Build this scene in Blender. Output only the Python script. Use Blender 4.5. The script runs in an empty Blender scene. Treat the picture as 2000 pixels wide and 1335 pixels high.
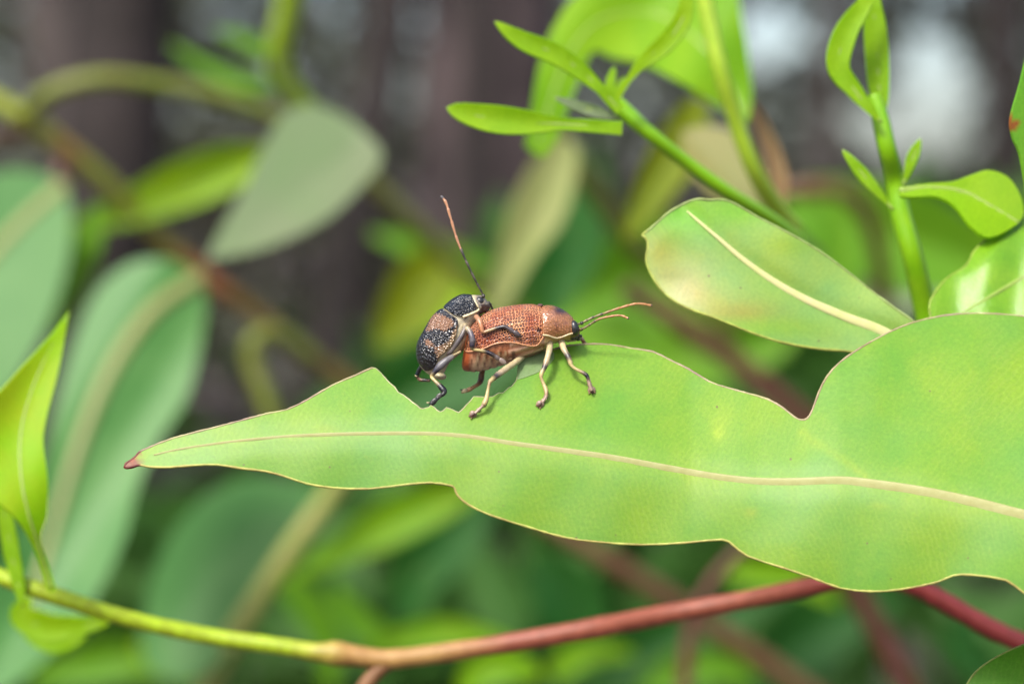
import bpy, math, random
from mathutils import Vector, Matrix
from mathutils.geometry import delaunay_2d_cdt, intersect_point_line

random.seed(11)
R = math.radians
scene = bpy.context.scene
col = scene.collection

# ------------------------------------------------------------------ camera
# macro view: 2000 x 1335 photo pixels, 30 px per millimetre in the focal plane,
# which lies DIST mm in front of the lens; the lens is 1.1 m above the ground.
KPX, DIST, MM = 30.0, 166.67, 0.001
CAM_LOC, PITCH = Vector((0, 0, 1.1)), R(-2.0)
FWD = Vector((0, math.cos(PITCH), math.sin(PITCH)))
UPV = Vector((0, -math.sin(PITCH), math.cos(PITCH)))
RGT = Vector((1, 0, 0))
cam_d = bpy.data.cameras.new('camera')
cam = bpy.data.objects.new('camera', cam_d)
col.objects.link(cam)
cam.location = CAM_LOC
cam.rotation_euler = (R(90) + PITCH, 0, 0)
cam_d.sensor_width = 36.0
cam_d.lens = 90.0
cam_d.clip_start, cam_d.clip_end = 0.005, 500.0
cam_d.dof.use_dof = True
cam_d.dof.focus_distance = (DIST + 2.6) * MM
cam_d.dof.aperture_fstop = 25.0
scene.camera = cam

# ------------------------------------------------------------------ sky, sun, exposure
SUN_EL, SUN_AZ = R(50), R(208)          # high, behind the photographer's shoulder
world = bpy.data.worlds.new('World')
scene.world = world
world.use_nodes = True
wn = world.node_tree
wn.nodes.clear()
sky = wn.nodes.new('ShaderNodeTexSky')
sky.sky_type = 'NISHITA'
sky.sun_disc = False
sky.sun_elevation = SUN_EL
sky.sun_rotation = SUN_AZ
sky.dust_density = 4.0
sky.ozone_density = 1.0
bg = wn.nodes.new('ShaderNodeBackground')
bg.inputs['Strength'].default_value = 0.095
wo = wn.nodes.new('ShaderNodeOutputWorld')
wn.links.new(sky.outputs[0], bg.inputs['Color'])
wn.links.new(bg.outputs[0], wo.inputs['Surface'])
sun_d = bpy.data.lights.new('sun', 'SUN')
sun = bpy.data.objects.new('sun', sun_d)
col.objects.link(sun)
sun_d.energy = 1.5
sun_d.angle = R(10)
sun_d.color = (1.0, 0.96, 0.9)
sdir = Vector((math.sin(SUN_AZ) * math.cos(SUN_EL), math.cos(SUN_AZ) * math.cos(SUN_EL), math.sin(SUN_EL)))
sun.rotation_euler = (-sdir).to_track_quat('-Z', 'Y').to_euler()
sun.location = (0, 0, 12)
scene.view_settings.view_transform = 'Standard'
scene.view_settings.look = 'None'
scene.view_settings.gamma = 1.0
scene.view_settings.exposure = 1.76
scene.render.engine = 'CYCLES'
scene.cycles.use_denoising = True
scene.cycles.max_bounces = 8
scene.cycles.transparent_max_bounces = 8
scene.cycles.sample_clamp_indirect = 6.0

# ------------------------------------------------------------------ helpers
def P(px, py, d=0.0):
    """World point seen at photo pixel (px, py), d millimetres behind the focal plane."""
    d += 0.45 * max(0.0, d - 15.0) + 0.6 * max(0.0, d - 90.0)          # the soft branches stand well behind the leaf
    z = DIST + d
    s = z / DIST / KPX
    return CAM_LOC + (RGT * ((px - 1000.0) * s) + UPV * ((667.5 - py) * s) + FWD * z) * MM

def lin(c):
    c = c / 255.0
    return c / 12.92 if c <= 0.04045 else ((c + 0.055) / 1.055) ** 2.4

ALB = 0.5
def S(r, g, b, k=ALB):
    return (lin(r) * k, lin(g) * k, lin(b) * k, 1.0)

def spline(pts, n):
    """Catmull-Rom through tuples of any length, n samples per span."""
    out = []
    m = len(pts)
    for i in range(m - 1):
        p0, p1, p2, p3 = pts[max(i - 1, 0)], pts[i], pts[i + 1], pts[min(i + 2, m - 1)]
        for k in range(n):
            t = k / n
            out.append(tuple(0.5 * (2 * b + (c - a) * t + (2 * a - 5 * b + 4 * c - d) * t * t + (3 * b - a - 3 * c + d) * t ** 3)
                             for a, b, c, d in zip(p0, p1, p2, p3)))
    out.append(tuple(float(v) for v in pts[-1]))
    return out

def tag(o, label=None, cat=None, group=None, kind=None):
    if label: o['label'] = label
    if cat: o['category'] = cat
    if group: o['group'] = group
    if kind: o['kind'] = kind
    return o

def thing(name, loc, label, cat, group=None):
    o = bpy.data.objects.new(name, None)
    o.empty_display_size = 0.002
    col.objects.link(o)
    o.location = loc
    return tag(o, label, cat, group)

def world_loc(o):
    v = Vector(o.location)
    while o.parent:
        o = o.parent
        v = v + Vector(o.location)
    return v

def mesh_obj(name, verts, faces, mat, parent=None, cols=None, uvs=None, smooth=True, solid=0.0):
    off = world_loc(parent) if parent else Vector((0, 0, 0))
    me = bpy.data.meshes.new(name)
    me.from_pydata([tuple(Vector(v) - off) for v in verts], [], faces)
    if smooth:
        me.polygons.foreach_set('use_smooth', [True] * len(me.polygons))
    if cols:
        a = me.color_attributes.new('Col', 'FLOAT_COLOR', 'POINT')
        a.data.foreach_set('color', [x for c in cols for x in (c if len(c) == 4 else (*c, 1.0))])
    if uvs:
        l = me.uv_layers.new(name='UVMap')
        buf = []
        for lp in me.loops:
            buf += list(uvs[lp.vertex_index])
        l.data.foreach_set('uv', buf)
    me.materials.append(mat)
    o = bpy.data.objects.new(name, me)
    col.objects.link(o)
    if parent:
        o.parent = parent
    if solid:
        m = o.modifiers.new('thickness', 'SOLIDIFY')
        m.thickness = solid
        m.offset = -1.0
        es = o.modifiers.new('crisp_rim', 'EDGE_SPLIT')
        es.split_angle = R(50)
    return o

def tube_geo(pts, radii, seg=8, flat=1.0, flat_axis=None, cols=None, base=0):
    """Closed-ended tube through world points; flat squeezes it along flat_axis."""
    V, F, C, UV = [], [], [], []
    n = len(pts)
    prev = None
    acc = 0.0
    for i in range(n):
        t = (pts[min(i + 1, n - 1)] - pts[max(i - 1, 0)])
        t = t.normalized() if t.length > 0 else Vector((0, 0, 1))
        if prev is None:
            a = FWD.cross(t)
            if a.length < 1e-3:
                a = UPV.cross(t)
            a.normalize()
        else:
            a = (prev - t * prev.dot(t))
            a.normalize()
        prev = a
        b = t.cross(a)
        if i:
            acc += (pts[i] - pts[i - 1]).length
        for k in range(seg):
            th = 2 * math.pi * k / seg
            o = (a * math.cos(th) + b * math.sin(th)) * radii[i]
            if flat_axis is not None:
                o = o - flat_axis * (o.dot(flat_axis) * (1 - flat))
            V.append(pts[i] + o)
            C.append(cols[i] if cols else (1, 1, 1, 1))
            UV.append((acc / MM, k / seg * 2 * math.pi * radii[i] / MM))
    for i in range(n - 1):
        for k in range(seg):
            k2 = (k + 1) % seg
            F.append((base + i * seg + k, base + i * seg + k2, base + (i + 1) * seg + k2, base + (i + 1) * seg + k))
    for end, idx in ((0, 0), (n - 1, n - 1)):
        V.append(pts[idx]); C.append(cols[idx] if cols else (1, 1, 1, 1)); UV.append((0, 0))
        ci = base + len(V) - 1
        for k in range(seg):
            k2 = (k + 1) % seg
            f = (ci, base + idx * seg + k2, base + idx * seg + k) if end == 0 else (ci, base + idx * seg + k, base + idx * seg + k2)
            F.append(f)
    return V, F, C, UV

def twig(name, parent, path, mat, n=6, seg=10, jitter=0.0, colf=None):
    """path: (px, py, d_mm, radius_px)"""
    s = spline(path, n)
    pts, rad, cols = [], [], []
    for (x, y, d, r) in s:
        jr = 1 + random.uniform(-jitter, jitter)
        pts.append(P(x, y, d))
        rad.append(max(r, 0.3) * jr / KPX * (DIST + d) / DIST * MM)
        cols.append(colf(x, y) if colf else (1, 1, 1, 1))
    V, F, C, UV = tube_geo(pts, rad, seg, cols=cols)
    return mesh_obj(name, V, F, mat, parent, cols=C, uvs=UV)

def inside(x, y, poly):
    c = False
    j = len(poly) - 1
    for i in range(len(poly)):
        xi, yi = poly[i][:2]; xj, yj = poly[j][:2]
        if (yi > y) != (yj > y) and x < (xj - xi) * (y - yi) / (yj - yi) + xi:
            c = not c
        j = i
    return c

def dist_poly(x, y, pl):
    """signed distance (px) to a polyline, arc length and sign of side."""
    best, arc, bs, bi = 1e18, 0.0, 0.0, 1.0
    for i in range(len(pl) - 1):
        ax, ay = pl[i][:2]; bx, by = pl[i + 1][:2]
        dx, dy = bx - ax, by - ay
        L2 = dx * dx + dy * dy or 1e-9
        t = max(0, min(1, ((x - ax) * dx + (y - ay) * dy) / L2))
        qx, qy = ax + dx * t, ay + dy * t
        q = (x - qx) ** 2 + (y - qy) ** 2
        if q < best:
            best, bs = q, arc + t * math.sqrt(L2)
            bi = 1.0 if dx * (y - ay) - dy * (x - ax) > 0 else -1.0
        arc += math.sqrt(L2)
    return math.sqrt(best) * bi, bs

def poly_leaf(name, parent, outline, mid, depth, mat, mat_rib, step=24, rib=(2, 10), smooth_n=4, thick=0.22, colf=None,
              rib_flat=0.3, rib_lift=0.02, edge=None, edge_r=2.2, edge_cols=None, edge_thin=None):
    """A leaf blade with an outline in photo pixels on a curved sheet depth(px, py) in mm; midrib and margin are its sub-parts."""
    ol = spline(list(outline) + [outline[0]], smooth_n)[:-1] if smooth_n > 1 else [tuple(p) for p in outline]
    ml = spline(mid, 6)
    verts = [Vector((x, -y)) for x, y in ol]
    n0 = len(verts)
    xs = [p[0] for p in ol]; ys = [p[1] for p in ol]
    y = min(ys) + step * 0.5
    row = 0
    while y < max(ys):
        x = min(xs) + (step * 0.5 if row % 2 else 0)
        while x < max(xs):
            if inside(x, y, ol) and abs(dist_poly(x, y, ol + [ol[0]])[0]) > step * 0.4:
                verts.append(Vector((x, -y)))
            x += step
        y += step * 0.86
        row += 1
    ed = [(i, (i + 1) % n0) for i in range(n0)]
    v2, e2, f2, *_ = delaunay_2d_cdt(verts, ed, [], 1, 1e-6)
    V, UV, C = [], [], []
    for v in v2:
        x, yy = v.x, -v.y
        d = depth(x, yy)
        V.append(P(x, yy, d))
        sd, sa = dist_poly(x, yy, ml)
        UV.append((sa / KPX, sd / KPX))
        C.append(colf(x, yy) if colf else (1, 1, 1, 1))
    F = []
    for f in f2:
        a, b, c = (V[i] for i in f[:3])
        nrm = (b - a).cross(c - a)
        F.append(tuple(f) if nrm.dot(FWD) < 0 else tuple(reversed(f)))
    bl = mesh_obj(name, V, F, mat, parent, cols=C, uvs=UV, solid=thick * MM)
    if rib:
        pts, rad = [], []
        m = len(ml)
        for i, (x, yy) in enumerate(ml):
            t = i / (m - 1)
            pts.append(P(x, yy, depth(x, yy) - rib_lift))
            w = rib[0] + (rib[1] - rib[0]) * t
            rad.append(w / KPX * (DIST + depth(x, yy)) / DIST * MM)
        Vt, Ft, Ct, Ut = tube_geo(pts, rad, 10, flat=rib_flat, flat_axis=FWD)
        mesh_obj('midrib', Vt, Ft, mat_rib, bl, uvs=Ut, cols=Ct)
    if edge is not None:
        pts = [P(x, yy, depth(x, yy) + thick * 0.15) for x, yy in ol + [ol[0]]]
        rad = [edge_r / KPX * MM * random.uniform(0.8, 1.2) * (0.6 if edge_thin and edge_thin(x, yy) else 1) for x, yy in ol + [ol[0]]]
        cc = [edge_cols(x, yy) for x, yy in ol + [ol[0]]] if edge_cols else None
        Vt, Ft, Ct, Ut = tube_geo(pts, rad, 6, cols=cc)
        mesh_obj('margin', Vt, Ft, edge, bl, cols=Ct, uvs=Ut)
    return bl

def flat_depth(d0, cx, cy, tx=0.0, ty=0.0, fold=0.0, mid=None, wave=0.0):
    """d0 mm at (cx, cy); tx, ty slopes; fold raises the blade away from the midrib."""
    ml = spline(mid, 3) if mid else None
    k = (DIST + d0) / DIST / KPX
    def f(x, y):
        d = d0 + tx * (x - cx) * k + ty * (cy - y) * k
        if fold and ml:
            d -= fold * abs(dist_poly(x, y, ml)[0]) * k
        if wave:
            d += wave * math.sin(x * 0.021 + y * 0.013 + cx)
        return d
    return f

def blade(name, parent, mid, hw, d0, mat, mat_rib, d1=None, tx=0.0, ty=0.0, fold=0.25, step=18, rib=(3, 1), peak=0.45, thick=0.22, edge=None, edge_r=2.0, base=0.10):
    """A lance-shaped leaf along a midrib path, half width hw px."""
    ml = spline(mid, 6)
    n = len(ml)
    left, right = [], []
    for i, (x, y) in enumerate(ml):
        t = i / (n - 1)
        w = hw * (math.sin(math.pi * t ** (math.log(0.5) / math.log(peak))) ** 0.8 if 0 < t < 1 else 0.0)
        w = max(w, hw * base * (1 - t) ** 0.7 + 0.5)
        w *= 1 + 0.04 * math.sin(i * 0.45 + mid[0][0])
        x0, y0 = ml[max(i - 1, 0)]; x1, y1 = ml[min(i + 1, n - 1)]
        L = math.hypot(x1 - x0, y1 - y0) or 1
        nx, ny = -(y1 - y0) / L, (x1 - x0) / L
        left.append((x + nx * w, y + ny * w)); right.append((x - nx * w, y - ny * w))
    out = left + right[::-1]
    cx, cy = ml[n // 2]
    return poly_leaf(name, parent, out, mid, flat_depth(d0, cx, cy, tx, ty, fold, mid), mat, mat_rib, step=step, rib=rib, smooth_n=1, thick=thick, edge=edge, edge_r=edge_r)

# ------------------------------------------------------------------ materials
def nodes(name):
    m = bpy.data.materials.new(name)
    m.use_nodes = True
    nt = m.node_tree
    nt.nodes.clear()
    out = nt.nodes.new('ShaderNodeOutputMaterial')
    return m, nt, out

def N(nt, typ, ins=None, **attrs):
    n = nt.nodes.new(typ)
    for k, v in attrs.items():
        setattr(n, k, v)
    for k, v in (ins or {}).items():
        if isinstance(v, bpy.types.NodeSocket):
            nt.links.new(v, n.inputs[k])
        else:
            n.inputs[k].default_value = v
    return n

def ramp(nt, fac, stops):
    r = nt.nodes.new('ShaderNodeValToRGB')
    nt.links.new(fac, r.inputs[0])
    e = r.color_ramp.elements
    while len(e) < len(stops):
        e.new(0.5)
    for k, (p, c) in zip(e, stops):
        k.position = p
        k.color = c if len(c) == 4 else (*c, 1)
    return r.outputs[0]

def mix(nt, fac, a, b, mode='MIX'):
    n = nt.nodes.new('ShaderNodeMix')
    n.data_type = 'RGBA'
    n.blend_type = mode
    for i, v in ((0, fac), (6, a), (7, b)):
        if isinstance(v, bpy.types.NodeSocket):
            nt.links.new(v, n.inputs[i])
        else:
            n.inputs[i].default_value = v
    return n.outputs[2]

def leaf_mat(name, c1, c2, rough=0.42, spec=0.5, transl=0.25, coat=0.0, coat_r=0.2, vein=0.12, mott=0.35, tint=False, sparkle=0.0, c3=None):
    """Leaf blade: two-tone mottling, fine slanting veins from the UV (mm along / across the midrib), some light let through."""
    m, nt, out = nodes(name)
    uv = N(nt, 'ShaderNodeUVMap').outputs[0]
    no = N(nt, 'ShaderNodeTexNoise', {'Vector': uv, 'Scale': mott, 'Detail': 5.0, 'Roughness': 0.62})
    f = ramp(nt, no.outputs[0], [(0.32, (0, 0, 0)), (0.68, (1, 1, 1))])
    c = mix(nt, f, c1, c2)
    if c3:
        n3 = N(nt, 'ShaderNodeTexNoise', {'Vector': uv, 'Scale': mott * 0.6, 'Detail': 3.0, 'Roughness': 0.6})
        n3.noise_dimensions = '4D'
        n3.inputs['W'].default_value = 7.7
        f3 = ramp(nt, n3.outputs[0], [(0.5, (0, 0, 0)), (0.72, (0.8, 0.8, 0.8))])
        c = mix(nt, f3, c, c3)
    # fine slanting veins: |across| makes them mirror on the midrib
    sx = N(nt, 'ShaderNodeSeparateXYZ', {0: uv})
    ab = N(nt, 'ShaderNodeMath', {0: sx.outputs[1]}, operation='ABSOLUTE')
    cmb = N(nt, 'ShaderNodeCombineXYZ', {0: sx.outputs[0], 1: ab.outputs[0]})
    mp = N(nt, 'ShaderNodeMapping', {'Vector': cmb.outputs[0], 'Rotation': (0, 0, R(28))})
    wv = N(nt, 'ShaderNodeTexWave', {'Vector': mp.outputs[0], 'Scale': 0.85, 'Distortion': 5.0, 'Detail': 4.0, 'Detail Scale': 1.8})
    vf = ramp(nt, wv.outputs['Fac'], [(0.55, (0, 0, 0)), (1.0, (1, 1, 1))])
    c = mix(nt, N(nt, 'ShaderNodeMath', {0: vf, 1: N(nt, 'ShaderNodeMath', {0: f, 1: vein * 0.6}, operation='MULTIPLY').outputs[0]}, operation='MULTIPLY').outputs[0], c, mix(nt, 0.5, c, (0.5, 0.55, 0.2, 1)))
    fine = N(nt, 'ShaderNodeTexNoise', {'Vector': uv, 'Scale': 4.5, 'Detail': 5.0, 'Roughness': 0.75})
    c = mix(nt, 0.4, c, ramp(nt, fine.outputs[0], [(0.3, (0.25, 0.25, 0.25)), (0.7, (0.75, 0.75, 0.75))]), 'SOFT_LIGHT')
    if tint:
        vs = N(nt, 'ShaderNodeTexVoronoi', {'Vector': uv, 'Scale': 0.5})
        c = mix(nt, ramp(nt, vs.outputs['Distance'], [(0.03, (0.8, 0.8, 0.8)), (0.055, (0, 0, 0))]), c, (0.10, 0.07, 0.03, 1))
        fl = N(nt, 'ShaderNodeTexNoise', {'Vector': uv, 'Scale': 0.9, 'Detail': 4.0, 'Roughness': 0.75})
        c = mix(nt, ramp(nt, fl.outputs[0], [(0.60, (0, 0, 0)), (0.80, (0.30, 0.30, 0.30))]), c, S(180, 200, 60, .5))
        at = N(nt, 'ShaderNodeVertexColor', layer_name='Col')
        c = mix(nt, 1.0, c, at.outputs[0], 'MULTIPLY')
    hb = N(nt, 'ShaderNodeMath', {0: fine.outputs[0], 1: N(nt, 'ShaderNodeMath', {0: wv.outputs['Fac'], 1: 0.10}, operation='MULTIPLY').outputs[0]}, operation='ADD')
    bmp = N(nt, 'ShaderNodeBump', {'Strength': 0.22, 'Distance': 0.00006, 'Height': hb.outputs[0]})
    nrm = bmp.outputs[0]
    if sparkle:
        sp = N(nt, 'ShaderNodeTexNoise', {'Vector': uv, 'Scale': 6.0, 'Detail': 3.0, 'Roughness': 0.7})
        b2 = N(nt, 'ShaderNodeBump', {'Strength': sparkle, 'Distance': 0.00012, 'Height': sp.outputs[0], 'Normal': nrm})
        nrm = b2.outputs[0]
    rr = N(nt, 'ShaderNodeMapRange', {0: no.outputs[0], 3: rough - 0.06, 4: rough + 0.08})
    p = N(nt, 'ShaderNodeBsdfPrincipled', {'Base Color': c, 'Roughness': rr.outputs[0], 'Specular IOR Level': spec, 'Coat Weight': coat, 'Coat Roughness': coat_r, 'Normal': nrm, 'Coat Normal': nrm})
    t = N(nt, 'ShaderNodeBsdfTranslucent', {'Color': mix(nt, 1.0, c, (1.5, 1.35, 0.5, 1), 'MULTIPLY'), 'Normal': nrm})
    ms = N(nt, 'ShaderNodeMixShader', {0: transl, 1: p.outputs[0], 2: t.outputs[0]})
    nt.links.new(ms.outputs[0], out.inputs[0])
    return m

def plain_mat(name, c1, c2, rough=0.5, scale=1.5, spec=0.4, bump=0.3, vcol=False, uvmap=True, coat=0.0, dist=0.0001):
    m, nt, out = nodes(name)
    if uvmap:
        vec = N(nt, 'ShaderNodeUVMap').outputs[0]
    else:
        vec = N(nt, 'ShaderNodeTexCoord').outputs['Object']
    no = N(nt, 'ShaderNodeTexNoise', {'Vector': vec, 'Scale': scale, 'Detail': 6.0, 'Roughness': 0.65})
    c = mix(nt, ramp(nt, no.outputs[0], [(0.35, (0, 0, 0)), (0.65, (1, 1, 1))]), c1, c2)
    if vcol:
        at = N(nt, 'ShaderNodeVertexColor', layer_name='Col')
        c = mix(nt, 1.0, c, at.outputs[0], 'MULTIPLY')
    bmp = N(nt, 'ShaderNodeBump', {'Strength': bump, 'Distance': dist, 'Height': no.outputs[0]})
    p = N(nt, 'ShaderNodeBsdfPrincipled', {'Base Color': c, 'Roughness': rough, 'Specular IOR Level': spec, 'Normal': bmp.outputs[0], 'Coat Weight': coat, 'Coat Roughness': 0.15})
    nt.links.new(p.outputs[0], out.inputs[0])
    return m

M = {}
M['chewed'] = leaf_mat('chewed_leaf', S(112, 180, 38, .5), S(148, 193, 32, .5), rough=0.5, spec=0.5, transl=0.2, vein=0.14, mott=0.16, tint=True, c3=S(112, 182, 74, .5))
M['pale'] = leaf_mat('pale_leaf', S(142, 196, 96, .56), S(164, 204, 84, .56), rough=0.34, spec=0.6, transl=0.25, vein=0.15, mott=0.22, tint=True)
M['fresh'] = leaf_mat('fresh_leaf', S(142, 200, 6, 0.66), S(168, 214, 14, 0.66), rough=0.5, spec=0.3, transl=0.45, mott=0.15)
M['glossy'] = leaf_mat('glossy_leaf', S(120, 188, 10, .6), S(150, 206, 22, .6), rough=0.35, spec=0.5, transl=0.35, coat=0.6, coat_r=0.09, mott=0.3, sparkle=0.42)
M['arch'] = leaf_mat('arching_leaf', S(122, 186, 6, 0.66), S(158, 206, 14, 0.66), rough=0.5, spec=0.3, transl=0.5, mott=0.12)
M['dark'] = leaf_mat('dark_leaf', S(74, 142, 22, .55), S(96, 160, 30, .55), rough=0.3, transl=0.15, coat=0.3, mott=0.3)
M['teal'] = leaf_mat('teal_leaf', S(74, 152, 54, .41), S(106, 172, 82, .41), rough=0.5, spec=0.4, transl=0.15, mott=0.1)
M['mid'] = leaf_mat('green_leaf', S(92, 158, 16, .64), S(120, 174, 22, .64), rough=0.55, spec=0.25, transl=0.35, mott=0.1)
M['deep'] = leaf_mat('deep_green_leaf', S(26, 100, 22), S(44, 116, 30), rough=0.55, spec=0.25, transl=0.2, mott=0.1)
M['lime'] = leaf_mat('lime_leaf', S(150, 206, 4, 0.66), S(176, 212, 14, 0.66), rough=0.5, spec=0.25, transl=0.5, mott=0.1)
M['yellow'] = leaf_mat('yellow_leaf', S(166, 184, 14, 0.5), S(150, 178, 18, 0.5), rough=0.5, spec=0.25, transl=0.5, mott=0.1)
M['sage'] = leaf_mat('sage_leaf', S(140, 176, 108, .38), S(154, 170, 124, .38), rough=0.45, transl=0.2, mott=0.1)
M['cream'] = leaf_mat('cream_leaf', S(196, 204, 128, .45), S(172, 190, 104, .45), rough=0.5, spec=0.3, transl=0.25, mott=0.1)
M['tan'] = leaf_mat('tan_leaf', S(160, 168, 62, .48), S(172, 162, 74, .48), rough=0.45, transl=0.3, mott=0.1)
M['pink'] = leaf_mat('pink_leaf', S(200, 172, 105, .55), S(196, 138, 104, .55), rough=0.45, transl=0.3, mott=0.1)
M['rib'] = plain_mat('midrib_cream', S(202, 204, 138, 0.5), S(190, 190, 120, 0.5), rough=0.45, scale=1.2)
M['rib_pale'] = plain_mat('midrib_pale', S(214, 222, 140, 0.6), S(226, 220, 160, 0.6), rough=0.42, scale=1.2)
M['rib_green'] = plain_mat('midrib_green', S(170, 200, 90), S(160, 190, 80), rough=0.45, scale=1.2)
M['rib_dull'] = plain_mat('midrib_dull', S(150, 165, 95), S(160, 160, 90), rough=0.5, scale=0.5)
M['margin'] = plain_mat('leaf_margin', S(255, 255, 255, 0.62), S(215, 205, 200, 0.5), rough=0.5, scale=1.0, vcol=True)
M['green_stem'] = plain_mat('green_stem', S(124, 186, 8, 0.62), S(140, 194, 16, 0.62), rough=0.38, scale=0.4)
M['yellow_stem'] = plain_mat('yellow_green_stem', S(160, 190, 50, 0.75), S(145, 180, 40, 0.75), rough=0.4, scale=0.4)
M['olive_stem'] = plain_mat('olive_stem', S(118, 140, 42, 0.55), S(132, 132, 50, 0.55), rough=0.5, scale=0.2)
M['pale_stem'] = plain_mat('pale_stem', S(165, 178, 90, 0.6), S(175, 172, 100, 0.6), rough=0.5, scale=0.2)
M['brown_stem'] = plain_mat('brown_stem', S(140, 110, 60, 0.32), S(150, 95, 65, 0.32), rough=0.5, scale=0.15)
M['red_stem'] = plain_mat('red_stem', S(130, 70, 55, 0.28), S(150, 90, 70, 0.28), rough=0.5, scale=0.15)
M['twig'] = plain_mat('twig_bark', S(255, 255, 255, 1), S(215, 205, 195, 1), rough=0.48, scale=0.9, vcol=True, bump=0.6)

# beetle materials -------------------------------------------------------
def shell_mat(name, rust, grain=1.0):
    """Wing-cover cuticle: rows of dark pits between raised pale ridges (rust), or black grains with the pigment pattern (vertex colour)."""
    m, nt, out = nodes(name)
    uv = N(nt, 'ShaderNodeUVMap').outputs[0]
    wob = N(nt, 'ShaderNodeTexNoise', {'Vector': uv, 'Scale': 2.2, 'Detail': 2.0})
    at = N(nt, 'ShaderNodeVertexColor', layer_name='Col')
    if rust:
        mp = N(nt, 'ShaderNodeMapping', {'Vector': uv, 'Scale': (0.75, 1.0, 1.0)})
        off = mix(nt, 0.10, mp.outputs[0], wob.outputs['Color'], 'ADD')
        vo = N(nt, 'ShaderNodeTexVoronoi', {'Vector': off, 'Scale': 6.8, 'Randomness': 0.72}, feature='DISTANCE_TO_EDGE')
        sx = N(nt, 'ShaderNodeSeparateXYZ', {0: off})
        rows = N(nt, 'ShaderNodeMath', {0: N(nt, 'ShaderNodeMath', {0: sx.outputs[1], 1: 21.0}, operation='MULTIPLY').outputs[0]}, operation='SINE')
        rows01 = N(nt, 'ShaderNodeMapRange', {0: rows.outputs[0], 1: -1.0, 2: 1.0})
        pit = N(nt, 'ShaderNodeMapRange', {0: vo.outputs['Distance'], 1: 0.05, 2: 0.33})
        h = N(nt, 'ShaderNodeMath', {0: pit.outputs[0], 1: N(nt, 'ShaderNodeMath', {0: rows01.outputs[0], 1: -0.45}, operation='MULTIPLY').outputs[0]}, operation='ADD')
        patch = N(nt, 'ShaderNodeTexNoise', {'Vector': uv, 'Scale': 0.55, 'Detail': 2.0})
        pitc = mix(nt, ramp(nt, patch.outputs[0], [(0.42, (0, 0, 0)), (0.6, (1, 1, 1))]), (0.10, 0.020, 0.016, 1), (0.032, 0.009, 0.011, 1))
        ridge = mix(nt, ramp(nt, patch.outputs[0], [(0.35, (0, 0, 0)), (0.65, (1, 1, 1))]), (0.33, 0.10, 0.042, 1), (0.52, 0.255, 0.12, 1))
        c = mix(nt, ramp(nt, h.outputs[0], [(0.0, (0, 0, 0)), (0.30, (1, 1, 1))]), ridge, pitc)
        c = mix(nt, 1.0, c, at.outputs[0], 'MULTIPLY')
        inv = N(nt, 'ShaderNodeMath', {0: 1.0, 1: h.outputs[0]}, operation='SUBTRACT')
        bmp = N(nt, 'ShaderNodeBump', {'Strength': 0.75, 'Distance': 0.00006, 'Height': inv.outputs[0]})
        rough = 0.34
    else:
        vo = N(nt, 'ShaderNodeTexVoronoi', {'Vector': uv, 'Scale': 6.2, 'Randomness': 0.9})
        g = ramp(nt, vo.outputs['Distance'], [(0.05, (1.0, 1.0, 1.0)), (0.5, (0.5, 0.5, 0.5))])
        c = mix(nt, 1.0, at.outputs[0], g, 'MULTIPLY')
        bmp = N(nt, 'ShaderNodeBump', {'Strength': grain, 'Distance': 0.00012, 'Height': vo.outputs['Distance']})
        bmp.invert = True
        rough = 0.22
    p = N(nt, 'ShaderNodeBsdfPrincipled', {'Base Color': c, 'Roughness': rough, 'Specular IOR Level': 0.4 if rust else 0.75, 'Normal': bmp.outputs[0]})
    nt.links.new(p.outputs[0], out.inputs[0])
    return m

M['rust_shell'] = shell_mat('rust_shell', True)
M['black_shell'] = shell_mat('black_shell', False)
M['tan_shell'] = shell_mat('tan_shell', False, 0.4)
M['cuticle'] = plain_mat('cuticle', (1, 1, 1, 1), (0.72, 0.68, 0.64, 1), rough=0.36, scale=2.2, spec=0.55, bump=0.5, vcol=True, dist=0.00008)
M['eye'] = plain_mat('compound_eye', (0.010, 0.010, 0.011, 1), (0.02, 0.02, 0.022, 1), rough=0.3, scale=12.0, spec=0.6, bump=0.3, dist=0.00003)

# ------------------------------------------------------------------ ground and wood behind
def stuff_mat(name, c1, c2, scale, rough=0.8, bump=0.5, dist=0.02):
    return plain_mat(name, c1, c2, rough=rough, scale=scale, spec=0.2, bump=bump, uvmap=False, dist=dist)

M['litter'] = stuff_mat('leaf_litter', (0.04, 0.03, 0.026, 1), (0.12, 0.092, 0.08, 1), 1.6)
M['bark_dark'] = stuff_mat('dark_bark', (0.012, 0.010, 0.009, 1), (0.032, 0.026, 0.025, 1), 4.0)
M['bark_grey'] = stuff_mat('grey_bark', (0.03, 0.025, 0.024, 1), (0.09, 0.075, 0.07, 1), 3.0)
M['bark_plum'] = stuff_mat('plum_bark', (0.010, 0.008, 0.008, 1), (0.075, 0.056, 0.056, 1), 9.0)
M['wood_leaf'] = leaf_mat('wood_leaf', (0.025, 0.035, 0.014, 1), (0.06, 0.066, 0.035, 1), rough=0.5, transl=0.15, mott=0.02)
M['wood_brown'] = leaf_mat('wood_brown_leaf', (0.022, 0.017, 0.016, 1), (0.06, 0.046, 0.042, 1), rough=0.6, transl=0.1, mott=0.02)
M['bush_leaf'] = leaf_mat('bush_leaf', (0.014, 0.055, 0.010, 1), (0.045, 0.12, 0.014, 1), rough=0.6, spec=0.2, transl=0.25, mott=0.02)

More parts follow.
